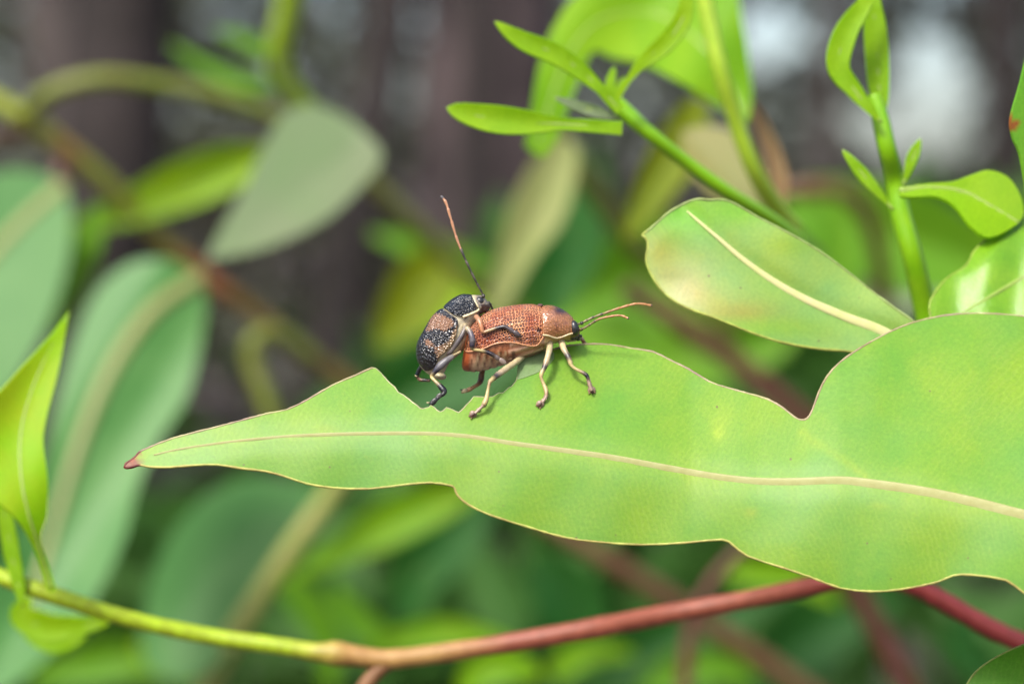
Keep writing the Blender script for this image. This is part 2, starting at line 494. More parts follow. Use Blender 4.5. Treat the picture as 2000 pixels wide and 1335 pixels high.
gv, gf = [], []
NX, NY, GS = 60, 60, 2.0
for j in range(NY + 1):
    for i in range(NX + 1):
        x = (i - NX / 2) * GS
        y = (j - 14) * GS
        z = 0.10 * math.sin(x * 0.7 + 1) * math.cos(y * 0.5) + random.uniform(-0.03, 0.03) + 0.012 * max(0, y - 8) ** 1.3
        gv.append((x, y, z))
for j in range(NY):
    for i in range(NX):
        a = j * (NX + 1) + i
        gf.append((a, a + 1, a + NX + 2, a + NX + 1))
tag(mesh_obj('ground', gv, gf, M['litter']), 'brown leaf litter covering the forest floor', 'ground', kind='structure')

def leaf_cloud(pts, L, W, rnd):
    """many small creased leaves, one per point"""
    V, F = [], []
    for p in pts:
        a = Vector((rnd.gauss(0, 1), rnd.gauss(0, 1), rnd.gauss(-0.5, 0.8))).normalized()
        b = a.cross(Vector((rnd.gauss(0, 1), rnd.gauss(0, 1), rnd.gauss(0, 1)))).normalized()
        c = a.cross(b)
        l, w = L * rnd.uniform(0.6, 1.2), W * rnd.uniform(0.7, 1.2)
        i = len(V)
        V += [p, p + a * l * 0.45 + b * w, p + a * l + c * w * 0.3, p + a * l * 0.45 - b * w]
        F += [(i, i + 1, i + 2), (i, i + 2, i + 3)]
    return V, F

def ray(px, py, dist):
    """world point along a photo pixel's direction at dist metres"""
    k = dist / 5000.0
    return CAM_LOC + RGT * ((px - 1000.0) * k) + UPV * ((667.5 - py) * k) + FWD * dist

GAPS = [(1508, 75, 50), (1815, 130, 46), (1768, 252, 56), (1850, 252, 22), (1685, 240, 18), (160, 90, 18)]
rnd = random.Random(5)
def forest_points(n, y0, y1, zt):
    out = []
    while len(out) < n:
        x, y, z = rnd.uniform(-11, 11), rnd.uniform(y0, y1), rnd.uniform(0.0, zt)
        k = 5000.0 / y
        px, py = 1000 + x * k, 667.5 - (z - 1.1 + 0.0349 * y) * k
        if any((px - gx) ** 2 + (py - gy) ** 2 < (gr + 30) ** 2 for gx, gy, gr in GAPS):
            continue
        out.append(Vector((x, y, z)))
    return out
V, F = leaf_cloud(forest_points(120000, 9.0, 12.0, 5.5), 0.11, 0.034, rnd)
tag(mesh_obj('forest', V, F, M['wood_brown'], smooth=False), 'dim brown and grey wood far behind the plants', 'forest', kind='stuff')
V, F = leaf_cloud(forest_points(24000, 7.6, 9.0, 2.2), 0.11, 0.035, rnd)
tag(mesh_obj('undergrowth', V, F, M['wood_leaf'], smooth=False), 'dull olive undergrowth in front of the dim wood', 'undergrowth', kind='stuff')

def tree(px, dist, dia, mat, lean, label, h=7.5):
    base = ray(px, 667, dist)
    base.z = -0.05
    t = thing('forest_tree', base, label, 'tree', 'trees standing behind the plants')
    pts, rad = [], []
    for i in range(15):
        f = i / 14
        pts.append(base + Vector((lean * f * h + 0.05 * math.sin(f * 7 + px), 0.03 * math.cos(f * 9), f * h)))
        rad.append(dia / 2 * (1.25 - 0.25 * min(1, f * 6) - 0.7 * f) * rnd.uniform(0.94, 1.06))
    V, F, C, UV = tube_geo(pts, rad, 14, cols=None)
    tr = mesh_obj('trunk', V, F, mat, t, uvs=UV)
    tips = []
    for k in range(6):
        s = pts[8 + k]
        a = k * 2.4 + px
        e = s + Vector((math.cos(a) * 1.3, math.sin(a) * 1.3, 1.1))
        lp = [s, s.lerp(e, 0.5) + Vector((0, 0, 0.1)), e]
        V, F, C, UV = tube_geo(lp, [dia * 0.16, dia * 0.1, dia * 0.04], 7)
        mesh_obj('limb', V, F, mat, tr, uvs=UV)
        tips += [s.lerp(e, 0.6), e]
    cp = []
    for e in tips:
        cp += [e + Vector((rnd.gauss(0, .55), rnd.gauss(0, .55), rnd.gauss(0.1, .4))) for _ in range(150)]
    V, F = leaf_cloud(cp, 0.14, 0.03, rnd)
    mesh_obj('crown', V, F, M['wood_leaf'], t, smooth=False)
    return t

tree(235, 2.6, 0.055, M['bark_dark'], 0.22, 'dark leaning tree trunk behind the arching olive twig')
tree(40, 4.2, 0.22, M['bark_dark'], 0.13, 'dim plum-brown trunk beyond the broad leaf at the twig end')
tree(850, 3.2, 0.20, M['bark_plum'], 0.05, 'broad mottled plum-brown trunk between the sage leaf and the green sprig')
tree(1010, 2.9, 0.05, M['bark_dark'], -0.02, 'slim dark trunk behind the narrow leaves of the green sprig')
tree(430, 4.6, 0.13, M['bark_grey'], -0.16, 'pale grey-brown trunk beside the dark leaning trunk')
tree(1632, 4.4, 0.05, M['bark_grey'], 0.0, 'grey trunk between the two patches of bright sky')
tree(1975, 3.6, 0.07, M['bark_dark'], 0.0, 'dark trunk behind the shoot with paired tip leaves')

def bush(px, py, dist, w, h, n, L, mat, label):
    c = ray(px, py, dist)
    base = Vector((c.x, c.y, 0))
    t = thing('understorey_bush', base, label, 'bush', 'bushes between the plants and the wood')
    V, F, C, UV = tube_geo([base - Vector((0, 0, 0.05)), base + Vector((0.02, 0, c.z * 0.5)), Vector((c.x, c.y, c.z + h * 0.6))], [0.012, 0.009, 0.003], 7)
    mesh_obj('stem', V, F, M['bark_plum'], t, uvs=UV)
    pts = [Vector((c.x + rnd.gauss(0, w * .5), c.y + rnd.gauss(0, w * .4), c.z + min(rnd.gauss(0, h * .5), h * 0.8))) for _ in range(n)]
    V, F = leaf_cloud(pts, L, L * 0.16, rnd)
    mesh_obj('foliage', V, F, mat, t, smooth=False)
bush(1350, 720, 0.75, 0.10, 0.032, 160, 0.045, M['bush_leaf'], 'loose green bush behind the two beetles')
bush(1850, 600, 0.85, 0.07, 0.03, 120, 0.05, M['bush_leaf'], 'loose green bush behind the upright shoot')
bush(1300, 1250, 0.7, 0.14, 0.05, 220, 0.05, M['bush_leaf'], 'green bush beneath the chewed leaf behind the red twig')
bush(700, 1150, 0.75, 0.10, 0.06, 160, 0.05, M['bush_leaf'], 'green bush behind the broad teal leaf')
bush(200, 1250, 0.9, 0.10, 0.06, 130, 0.05, M['bush_leaf'], 'green bush under the yellow-green twig')

# ------------------------------------------------------------------ chewed leaf
UP = [(243, 913), (246, 905), (256, 898), (266, 890), (272, 883), (288, 875), (340, 855), (430, 832), (520, 808), (560, 800), (600, 781), (650, 752), (695, 733), (726, 719),
      (737, 722), (752, 737), (770, 757), (788, 772), (806, 787), (820, 796), (832, 798), (842, 793), (853, 800), (862, 803), (871, 797), (882, 800), (896, 806),
      (905, 796), (918, 781), (932, 773), (950, 777), (975, 769), (1000, 754), (1010, 738), (1013, 720), (1014, 706), (1040, 694), (1075, 684), (1110, 675),
      (1150, 672), (1190, 673), (1230, 680), (1275, 687), (1310, 704), (1345, 721), (1385, 745), (1420, 757), (1460, 768), (1500, 780), (1530, 797),
      (1551, 814), (1565, 820), (1577, 817), (1587, 800), (1600, 765), (1615, 736), (1640, 708), (1680, 680), (1730, 652), (1780, 631), (1840, 617),
      (1900, 612), (1960, 614), (2000, 618), (2080, 634), (2200, 690), (2330, 800), (2420, 930)]
LO = [(2440, 1000), (2400, 1080), (2300, 1160), (2180, 1200), (2080, 1195), (2000, 1157), (1965, 1132), (1900, 1122), (1862, 1123), (1830, 1136), (1760, 1150), (1700, 1154), (1640, 1147), (1580, 1125),
      (1520, 1105), (1460, 1085), (1432, 1064), (1410, 1053), (1340, 1059), (1250, 1063), (1160, 1057), (1100, 1048), (1040, 1031), (960, 1006), (915, 985),
      (894, 967), (888, 953), (878, 947), (840, 942), (790, 946), (720, 954), (650, 952), (600, 944), (560, 931), (520, 920), (470, 914), (425, 907),
      (380, 908), (330, 912), (292, 911), (277, 908), (268, 908), (254, 912)]
MID = [(300, 888), (366, 874), (490, 858), (620, 849), (790, 846), (900, 851), (1000, 866), (1100, 880), (1200, 895), (1300, 914), (1400, 932), (1480, 941), (1560, 942),
       (1640, 940), (1700, 946), (1800, 961), (1900, 982), (2000, 1008), (2150, 1040), (2300, 1040), (2440, 1000)]
def mid_y(x):
    if x <= MID[0][0]:
        return MID[0][1] + (MID[0][0] - x) * 0.35
    for (x0, y0), (x1, y1) in zip(MID, MID[1:]):
        if x <= x1:
            return y0 + (y1 - y0) * (x - x0) / (x1 - x0)
    return MID[-1][1]
def main_depth(x, y):
    s = (mid_y(x) - y) / KPX
    a = 0.72 * s + 0.012 * s * s if s > 0 else 0.30 * s + 0.018 * s * s
    soft = math.exp(-(s / 0.8) ** 2)
    a += 0.18 * soft                                            # midrib lies in a shallow groove
    a += 0.16 * math.sin(x * 0.011 + 0.6) * min(1, abs(s) / 4) + 0.07 * math.sin(x * 0.031 + y * 0.012) * min(1, abs(s) / 3)
    a -= max(0, (x - 1350) / KPX) * 0.12
    return a
def main_tint(x, y):
    c = [1.0, 1.0, 1.0]
    def blend(cc, f):
        for i in range(3):
            c[i] += (cc[i] - c[i]) * f
    # brown dead tip
    f = min(1, max(0, (276 + 5 * math.sin(y * 0.9) - x) / 6.0))
    # yellow towards the tip
    blend((1.02, 1.0, 0.25), 0.8 * max(0, 1 - abs(x - 290) / 110.0))
    blend((1.5, 0.13, 0.35), f)
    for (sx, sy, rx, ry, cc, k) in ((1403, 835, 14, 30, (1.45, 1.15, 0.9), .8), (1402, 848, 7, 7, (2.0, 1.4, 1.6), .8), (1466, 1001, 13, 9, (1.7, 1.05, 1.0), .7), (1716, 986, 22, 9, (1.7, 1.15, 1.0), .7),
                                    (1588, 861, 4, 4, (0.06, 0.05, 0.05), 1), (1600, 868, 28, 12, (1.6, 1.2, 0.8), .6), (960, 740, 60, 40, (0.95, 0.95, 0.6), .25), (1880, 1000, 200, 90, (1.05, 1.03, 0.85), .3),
                                    (1800, 740, 240, 150, (1.22, 1.05, 1.75), .5), (1250, 760, 140, 80, (1.12, 1.02, 1.45), .4), (1960, 1105, 60, 40, (1.3, 1.15, 0.5), .7), (640, 840, 25, 7, (1.5, 1.0, 0.8), .5), (880, 870, 50, 30, (1.15, 0.95, 0.8), .3), (1110, 970, 120, 40, (1.12, 1.02, 0.7), .35)):  # pale mint upper-right lobe: waxy bloom, with sky sheen painted into the tint
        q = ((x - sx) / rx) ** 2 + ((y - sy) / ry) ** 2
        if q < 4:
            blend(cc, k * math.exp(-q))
    sd, sa = dist_poly(x, y, [(1560, 838), (1600, 870), (1650, 898), (1690, 932)])
    blend((1.6, 1.15, 0.7), 0.75 * math.exp(-(sd / 7.0) ** 2) if 0 < sa < 165 else 0)
    md_ = (y - mid_y(x))
    w_ = 4 + 9 * max(0, min(1, (x - 500) / 1300.0))
    blend((1.45, 1.16, 1.6), 0.55 * math.exp(-((md_ - w_ * 0.6) / (w_ * 1.15)) ** 2) if x > 330 else 0)
    return (*c, 1)
def edge_col(x, y):
    up = y < mid_y(x)
    if x < 275:
        return S(120, 40, 30, 1)
    h = 0.5 + 0.5 * math.sin(x * 0.05) * math.cos(x * 0.017 + y * 0.02)
    if up and 728 < x < 1015:
        return S(200, 200, 150, 0.9)
    if up:
        a, b = S(175, 150, 130, 1), S(195, 195, 130, 1)
    else:
        a, b = S(190, 180, 95, 1), S(200, 210, 105, 1)
    return tuple(p + (q - p) * h for p, q in zip(a, b))
leaf1 = thing('chewed_leaf', P(2440, 1000, main_depth(2440, 1000)), 'large pale green leaf with a chewed-out notch, the two beetles standing on it', 'leaf')
def densify(pl, m):
    out = []
    for (x0, y0), (x1, y1) in zip(pl, pl[1:] + pl[:1]):
        k = max(1, int(math.hypot(x1 - x0, y1 - y0) / m))
        out += [(x0 + (x1 - x0) * i / k, y0 + (y1 - y0) * i / k) for i in range(k)]
    return out
chew = random.Random(3)
ring = [(x + chew.uniform(-1.6, 1.6), y + chew.uniform(-1.8, 1.8)) if 745 < x < 1013 and y < 815 else (x, y) for x, y in densify(spline(UP + LO + UP[:1], 2)[:-1], 7)]
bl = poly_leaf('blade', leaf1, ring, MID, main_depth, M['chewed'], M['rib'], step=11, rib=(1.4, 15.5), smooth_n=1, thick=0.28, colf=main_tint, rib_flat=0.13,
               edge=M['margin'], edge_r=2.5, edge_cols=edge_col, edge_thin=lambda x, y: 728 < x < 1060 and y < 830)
bl['label'] = 'pale green blade with brown tip and chewed upper edge'
twig('petiole', leaf1, [(2425, 1004, main_depth(2425, 1004), 13), (2520, 985, main_depth(2440, 1000) + 2, 14), (2640, 1000, 6, 16), (2700, 1060, 10, 18)], M['rib_green'])

# thin skin left where the beetle has scraped the leaf
M['skin'] = leaf_mat('leaf_skin', S(150, 185, 120, .7), S(165, 190, 140, .7), rough=0.35, transl=0.5, mott=1.0)
sk = [(1011, 741), (1012, 706), (1035, 694), (1075, 682), (1082, 700), (1060, 722), (1030, 735)]
poly_leaf('scraped_skin', leaf1, sk, [(1012, 720), (1075, 692)], lambda x, y: main_depth(x, y) - 0.05, M['skin'], M['rib'], step=9, rib=None, smooth_n=2, thick=0.05)

# ------------------------------------------------------------------ the pale cupped leaf behind it
B_OUT = [(1254, 459), (1266, 450), (1285, 434), (1305, 416), (1330, 401), (1360, 389), (1385, 391), (1410, 390), (1435, 398), (1480, 424), (1540, 455), (1600, 490), (1660, 534), (1710, 574), (1750, 604), (1787, 631),
         (1840, 690), (1860, 740), (1800, 745), (1730, 700), (1660, 686), (1600, 681), (1530, 669), (1470, 650), (1400, 622), (1340, 600), (1300, 574), (1275, 541), (1262, 508), (1266, 480), (1262, 466)]
B_MID = [(1342, 412), (1360, 428), (1400, 462), (1450, 505), (1510, 548), (1575, 585), (1650, 618), (1740, 655), (1850, 735)]
bml = spline(B_MID, 4)
def b_depth(x, y):
    sd, sa = dist_poly(x, y, bml)
    s = sd / KPX
    d = 11.0 + (x - 1500) / KPX * 0.05 + (0.22 * abs(s) + 0.02 * s * s if s < 0 else -0.10 * s - 0.035 * s * s)
    tipk = 0.5 * ((1380 - x) / KPX + math.sqrt(((1380 - x) / KPX) ** 2 + 2.0))
    d += 0.30 * tipk + 0.03 * tipk ** 2
    d += 0.30 * math.exp(-(s / 0.7) ** 2)                       # groove along the midrib
    d += 0.22 * math.sin(sa * 0.022) * min(1, abs(s) / 2)
    return d
def b_tint(x, y):
    c = [1.0, 1.0, 1.0]
    def blend(cc, f):
        for i in range(3):
            c[i] += (cc[i] - c[i]) * f
    for (sx, sy, rx, ry, cc, k) in ((1290, 490, 35, 50, (1.1, 0.72, 0.15), .8), (1330, 420, 60, 35, (0.75, 1.1, 0.25), .8), (1440, 410, 70, 25, (0.8, 1.1, 0.3), .7), (1530, 480, 55, 25, (0.95, 0.9, 0.3), .8),
                                    (1360, 560, 60, 45, (1.7, 0.82, 1.25), .8), (1440, 612, 60, 22, (1.5, 0.78, 0.6), .8), (1310, 537, 30, 9, (0.95, 0.6, 0.3), .7), (1420, 540, 60, 40, (1.1, 1.05, 1.25), .7),
                                    (1600, 520, 50, 20, (1.3, 1.1, 0.9), .6), (1500, 640, 110, 18, (1.1, 1.1, 0.45), .7)):
        q = ((x - sx) / rx) ** 2 + ((y - sy) / ry) ** 2
        if q < 5:
            blend(cc, min(1.0, k * 1.25) * math.exp(-q * 0.8))
    return (*c, 1)
leaf2 = thing('cupped_leaf', P(1850, 735, b_depth(1850, 735)), 'pale cupped leaf with a cream midrib and pinkish patches, tucked behind the chewed leaf', 'leaf')
poly_leaf('blade', leaf2, B_OUT, B_MID, b_depth, M['pale'], M['rib_pale'], step=12, rib=(1.2, 11), smooth_n=3, thick=0.26, colf=b_tint, rib_flat=0.16, rib_lift=0.07, edge=M['margin'], edge_r=2.8,
          edge_cols=lambda x, y: S(190, 205, 90, .9) if y > 450 and x < 1760 and dist_poly(x, y, bml)[0] > 0 else S(170, 195, 110, .9))
twig('petiole', leaf2, [(1850, 735, b_depth(1850, 735), 11), (1920, 800, 14, 12), (2050, 900, 22, 13), (2250, 1120, 30, 15)], M['rib_green'])

# ------------------------------------------------------------------ green sprig above the beetles
sp = thing('green_sprig', P(1540, 440, 32), 'bright green sprig with narrow young leaves fanning from its tip, above the rusty beetle', 'sprig')
twig('stem', sp, [(1560, 470, 30, 15), (1500, 425, 28, 15), (1420, 375, 26, 14), (1340, 317, 25, 14), (1270, 262, 24, 15), (1215, 213, 24, 17), (1196, 192, 24, 12)], M['green_stem'])
blade('leaf', sp, [(1212, 215), (1150, 152), (1090, 108), (1020, 78), (966, 42)], 20, 20, M['fresh'], M['rib_green'], tx=0.15, peak=0.55, base=0.5)
blade('leaf', sp, [(1215, 250), (1110, 243), (1020, 238), (940, 228), (872, 210)], 26, 19, M['fresh'], M['rib_green'], tx=0.1, peak=0.66, base=0.5)
blade('leaf', sp, [(1204, 195), (1245, 133), (1300, 84), (1336, 30), (1345, -50)], 18, 22, M['lime'], M['rib_green'], peak=0.6, base=0.3)
blade('leaf', sp, [(1205, 230), (1145, 212), (1082, 190)], 11, 21, M['sage'], M['rib_green'])
blade('leaf', sp, [(1196, 195), (1192, 165), (1200, 130)], 11, 25, M['fresh'], M['rib_green'])
blade('leaf', sp, [(1201, 195), (1212, 170), (1220, 150)], 8, 27, M['fresh'], M['rib_green'])

# arching leaf and its stalk
ar = thing('arching_leaf', P(1540, 440, 45), 'broad arching green leaf on a yellow stalk behind the green sprig', 'leaf')
A_OUT = [(1028, 285), (1040, 210), (1055, 120), (1085, 45), (1140, -20), (1270, -60), (1420, -40), (1452, 50), (1468, 170), (1458, 238), (1425, 224), (1380, 190), (1310, 150), (1250, 122), (1195, 112), (1160, 100), (1135, 150), (1112, 205), (1092, 260), (1062, 305)]
A_MID = [(1450, 225), (1400, 120), (1290, 30), (1170, 40), (1100, 130), (1050, 290)]
poly_leaf('blade', ar, A_OUT, A_MID, flat_depth(58, 1250, 100, 0.02, 0.5, 0.1, A_MID, 0.8), M['arch'], M['rib_green'], step=20, rib=(4, 2))
twig('stalk', ar, [(1365, -60, 36, 17), (1385, 40, 36, 17), (1408, 140, 36, 17), (1436, 235, 37, 17), (1472, 330, 38, 18), (1512, 400, 40, 20), (1550, 450, 42, 22)], M['yellow_stem'])

# ------------------------------------------------------------------ upright shoot
sh = thing('upright_shoot', P(1830, 680, 22), 'upright green shoot with two paired tip leaves meeting above', 'shoot')
twig('stem', sh, [(1830, 690, 22, 24), (1808, 610, 22, 23), (1782, 500, 21, 22), (1760, 420, 21, 21), (1748, 350, 21, 19), (1733, 290, 20, 18), (1718, 225, 20, 17), (1706, 185, 20, 12)], M['green_stem'])
blade('leaf', sh, [(1722, 240), (1672, 180), (1638, 130), (1652, 65), (1690, 5), (1720, -50)], 22, 19, M['fresh'], M['rib_green'], peak=0.5)
blade('leaf', sh, [(1722, 235), (1716, 150), (1712, 80), (1706, 10), (1700, -70)], 23, 21, M['fresh'], M['rib_green'], peak=0.4)
blade('leaf', sh, [(1745, 410), (1700, 357), (1645, 292)], 11, 18, M['fresh'], M['rib_green'], peak=0.6)
blade('leaf', sh, [(1764, 362), (1778, 320), (1798, 270)], 10, 20, M['fresh'], M['rib_green'], peak=0.6)
D_MID = [(1758, 373), (1820, 368), (1880, 375), (1930, 400), (1990, 435)]
poly_leaf('leaf', sh, [(1758, 366), (1810, 358), (1860, 354), (1895, 342), (1930, 332), (1968, 345), (1992, 380), (1998, 420), (1975, 445), (1930, 463), (1895, 440), (1865, 402), (1830, 384), (1790, 384), (1760, 382)], D_MID,
          flat_depth(17, 1900, 390, 0.1, 0.4, 0.3, D_MID), M['fresh'], M['rib_green'], step=14, rib=(7, 3))

gl = thing('glossy_leaf', P(2150, 470, 4), 'wet-looking glossy green leaf with sparkling highlights beside the upright shoot', 'leaf')
E_OUT = [(1815, 605), (1820, 582), (1848, 545), (1886, 520), (1905, 488), (1940, 455), (1978, 426), (2010, 412), (2100, 395), (2165, 440), (2160, 540), (2080, 600), (2000, 640), (1900, 665), (1830, 645)]
E_MID = [(1835, 640), (1900, 600), (1950, 570), (2000, 542), (2080, 500), (2160, 470)]
eml = spline(E_MID, 4)
def e_depth(x, y):
    sd, sa = dist_poly(x, y, eml)
    s = sd / KPX
    return 14.5 + 0.55 * (560 - y) / KPX - 0.25 * abs(s) + 0.1 * s * s + 0.25 * math.sin(sa * 0.045 + s)
poly_leaf('blade', gl, E_OUT, E_MID, e_depth, M['glossy'], M['rib_green'], step=9, rib=(3, 6), edge=M['margin'], edge_r=2.5, edge_cols=lambda x, y: S(170, 205, 70, .9))

ef = thing('drooping_leaf', P(2080, 60, 8), 'drooping green leaf with a rusty red notch at the picture border', 'leaf')
ef['label'] = 'drooping green leaf with a small rusty red mark on its edge'
F_OUT = [(2012, 80), (1994, 160), (1975, 230), (1979, 268), (1992, 300), (2003, 360), (2015, 440), (2060, 400), (2085, 250), (2070, 120), (2040, 70)]
F_MID = [(2040, 70), (2035, 200), (2030, 320), (2015, 440)]
poly_leaf('blade', ef, F_OUT, F_MID, flat_depth(10, 2030, 250, 0.3, 0.1, 0.2, F_MID), M['chewed'], M['rib_green'], step=12,
          colf=lambda x, y: (2.0, 0.25, 0.1, 1) if math.hypot(x - 1977, y - 243) < 14 else (0.9, 1.1, 0.4, 1))

dk = thing('dark_leaf', P(2150, 1400, 4), 'dark green glossy leaf tip below the red twig', 'leaf')
G_OUT = [(1880, 1350), (1905, 1312), (1945, 1283), (2000, 1258), (2080, 1235), (2180, 1260), (2200, 1380), (2050, 1450), (1900, 1420)]
G_MID = [(1890, 1390), (1980, 1360), (2080, 1340), (2190, 1320)]
poly_leaf('blade', dk, G_OUT, G_MID, flat_depth(4, 2000, 1320, 0.0, 0.6, 0.1, G_MID), M['dark'], M['rib_green'], step=14, rib=(2, 5), edge=M['margin'], edge_r=2.2, edge_cols=lambda x, y: S(170, 190, 90, .8))

# ------------------------------------------------------------------ long twig below
def twig_col(x, y):
    g, o, r = S(165, 195, 30, .75), S(186, 146, 84, .66), S(166, 92, 70, .62)
    dkr = S(140, 52, 50, .65)
    stops = [(0, g), (560, g), (680, o), (860, o), (1000, r), (1500, r), (1650, dkr), (2300, dkr)]
    for (x0, c0), (x1, c1) in zip(stops, stops[1:]):
        if x <= x1:
            t = max(0, (x - x0) / (x1 - x0))
            return tuple(a + (b - a) * t for a, b in zip(c0, c1))
    return dkr
tw = thing('long_twig', P(2100, 1320, 30), 'long slender twig turning from yellow-green to red beneath the chewed leaf', 'twig')
twig('twig_stem', tw, [(-900, 820, 20, 9), (-600, 900, 22, 13), (-300, 1000, 25, 16), (-120, 1075, 26, 17), (0, 1125, 26, 17), (100, 1160, 26, 18), (250, 1207, 27, 17), (400, 1240, 28, 17), (540, 1260, 28, 17), (615, 1272, 28, 19), (655, 1275, 28, 25), (700, 1280, 28, 20), (760, 1286, 28, 20),
                       (850, 1276, 28, 20), (1000, 1254, 28, 20), (1150, 1228, 28, 21), (1300, 1199, 29, 20), (1450, 1172, 29, 19), (1600, 1142, 30, 19), (1700, 1126, 30, 19), (1780, 1142, 30, 19), (1850, 1178, 30, 20), (1930, 1224, 30, 20), (2020, 1268, 30, 21), (2140, 1340, 30, 22), (2400, 1520, 30, 24), (2700, 1800, 32, 26)],
     M['twig'], n=5, seg=12, jitter=0.05, colf=twig_col)
twig('branchlet', tw, [(770, 1284, 28, 17), (735, 1312, 28, 16), (700, 1360, 28, 16), (640, 1480, 29, 15), (600, 1640, 30, 12)], M['twig'], colf=lambda x, y: S(165, 120, 80))
lf = [(137, 604), (127, 655), (112, 730), (90, 815), (84, 865), (93, 935), (92, 1005), (80, 1050), (98, 1110), (108, 1150), (92, 1148), (70, 1075), (35, 1015), (-10, 970), (-60, 880), (-50, 810), (0, 765), (45, 715), (90, 665), (118, 628)]
lm = [(100, 1150), (72, 1060), (45, 960), (40, 850), (70, 740), (135, 608)]
M['lime_brown'] = leaf_mat('lime_brown_leaf', S(140, 204, 6, .82), S(166, 192, 12, .82), rough=0.5, spec=0.25, transl=0.5, mott=0.12)
poly_leaf('leaf', tw, lf, lm, flat_depth(22, 60, 880, 0.3, 0.1, 0.1, lm, 0.5), M['lime_brown'], M['rib_green'], step=16, rib=(4, 1))
blade('leaf', tw, [(45, 1185), (25, 1090), (8, 1000), (-10, 930)], 16, 25, M['fresh'], M['rib_green'])
blade('leaf', tw, [(60, 1165), (40, 1200), (90, 1225), (150, 1222), (215, 1215)], 26, 34, M['lime'], M['rib_green'])
blade('leaf', tw, [(50, 1180), (60, 1230), (110, 1260), (170, 1240)], 18, 40, M['fresh'], M['rib_green'])

# ------------------------------------------------------------------ blurred branch with broad leaves
br = thing('leafy_branch', P(720, 780, 150), 'soft reddish-brown branch carrying broad teal and lime leaves behind the chewed tip', 'branch')
def br_col(x, y):
    a, b = S(150, 166, 50, .75), S(138, 116, 50, .48)
    t = min(1, max(0, (x - 150) / 250))
    h = math.exp(-((x - 395) / 40) ** 2) + math.exp(-((x - 125) / 30) ** 2)
    c = tuple(p + (q - p) * t for p, q in zip(a, b))
    red = S(195, 95, 70, .8)
    return tuple(p + (q - p) * min(1, h) * 0.45 for p, q in zip(c, red))
twig('branch_stem', br, [(-80, 165, 130, 23), (40, 225, 130, 23), (130, 292, 132, 24), (210, 360, 134, 24), (300, 450, 136, 25), (400, 540, 138, 26), (490, 605, 140, 24), (590, 685, 142, 24), (740, 790, 145, 24), (900, 880, 148, 24)], M['twig'], colf=br_col)
twig('branchlet', br, [(50, 240, 130, 20), (90, 185, 128, 21), (190, 155, 128, 22), (310, 165, 130, 22), (430, 190, 132, 21), (540, 228, 134, 20), (640, 290, 136, 20), (720, 350, 138, 22), (810, 440, 142, 24), (910, 535, 146, 24), (1010, 620, 150, 24)], M['olive_stem'])
twig('branchlet', br, [(620, 705, 142, 20), (550, 655, 140, 22), (500, 660, 138, 22), (492, 705, 138, 22), (515, 770, 138, 22), (545, 850, 138, 20)], M['olive_stem'])
twig('branchlet', br, [(-60, 275, 132, 20), (20, 262, 132, 20), (90, 262, 132, 18)], M['brown_stem'])
twig('branchlet', br, [(575, -60, 122, 30), (562, 20, 124, 30), (545, 100, 126, 27), (565, 165, 128, 24), (620, 230, 130, 22), (680, 285, 134, 20)], M['yellow_stem'])
twig('branchlet', br, [(130, 292, 132, 15), (120, 330, 131, 18), (100, 372, 130, 14)], M['red_stem'])
I_MID = [(395, 540), (300, 605), (220, 715), (160, 850), (115, 990), (60, 1180)]
poly_leaf('leaf', br, [(395, 538), (402, 600), (388, 690), (362, 780), (310, 860), (268, 950), (245, 1040), (205, 1130), (150, 1220), (60, 1310), (-40, 1360), (-50, 1200), (20, 1060), (80, 920), (110, 790), (150, 650), (195, 560), (260, 512), (335, 508)],
          I_MID, flat_depth(112, 230, 850, 0.1, 0.3, 0.05, I_MID, 0.6), M['teal'], M['rib_dull'], step=26, rib=(20, 12))
J_MID = [(128, 362), (60, 418), (0, 480), (-90, 590)]
poly_leaf('leaf', br, [(130, 358), (65, 335), (0, 335), (-90, 390), (-120, 700), (-60, 800), (10, 770), (70, 680), (110, 590), (135, 500), (140, 425)], J_MID, flat_depth(120, 30, 560, 0.1, 0.3, 0.05, J_MID), M['teal'], M['rib_dull'], step=26, rib=(18, 14))
blade('leaf', br, [(110, 455), (240, 412), (380, 352), (480, 318), (590, 300)], 46, 135, M['lime'], M['rib_green'], peak=0.55, rib=(6, 2))
blade('leaf', br, [(190, 400), (165, 480), (130, 570), (95, 660)], 34, 128, M['mid'], M['rib_green'], rib=(6, 2))
Mm = [(690, 275), (620, 330), (540, 400), (405, 505)]
poly_leaf('leaf', br, [(404, 506), (425, 458), (475, 370), (515, 285), (555, 225), (615, 203), (680, 232), (732, 278), (745, 312), (708, 362), (645, 422), (560, 468), (480, 494)], Mm, flat_depth(105, 590, 350, 0.1, 0.5, 0.12, Mm), M['sage'], M['sage'], step=22, rib=(8, 3))
blade('leaf', br, [(545, 165), (470, 160), (400, 130), (330, 85)], 17, 140, M['mid'], M['rib_green'])
blade('leaf', br, [(540, 120), (490, 85), (420, 60)], 15, 140, M['mid'], M['rib_green'])
blade('leaf', br, [(880, 470), (840, 540), (790, 610), (735, 680)], 62, 165, M['yellow'], M['rib_green'], rib=(5, 2))
blade('leaf', br, [(960, 520), (850, 490), (720, 455)], 26, 170, M['mid'], M['rib_green'])

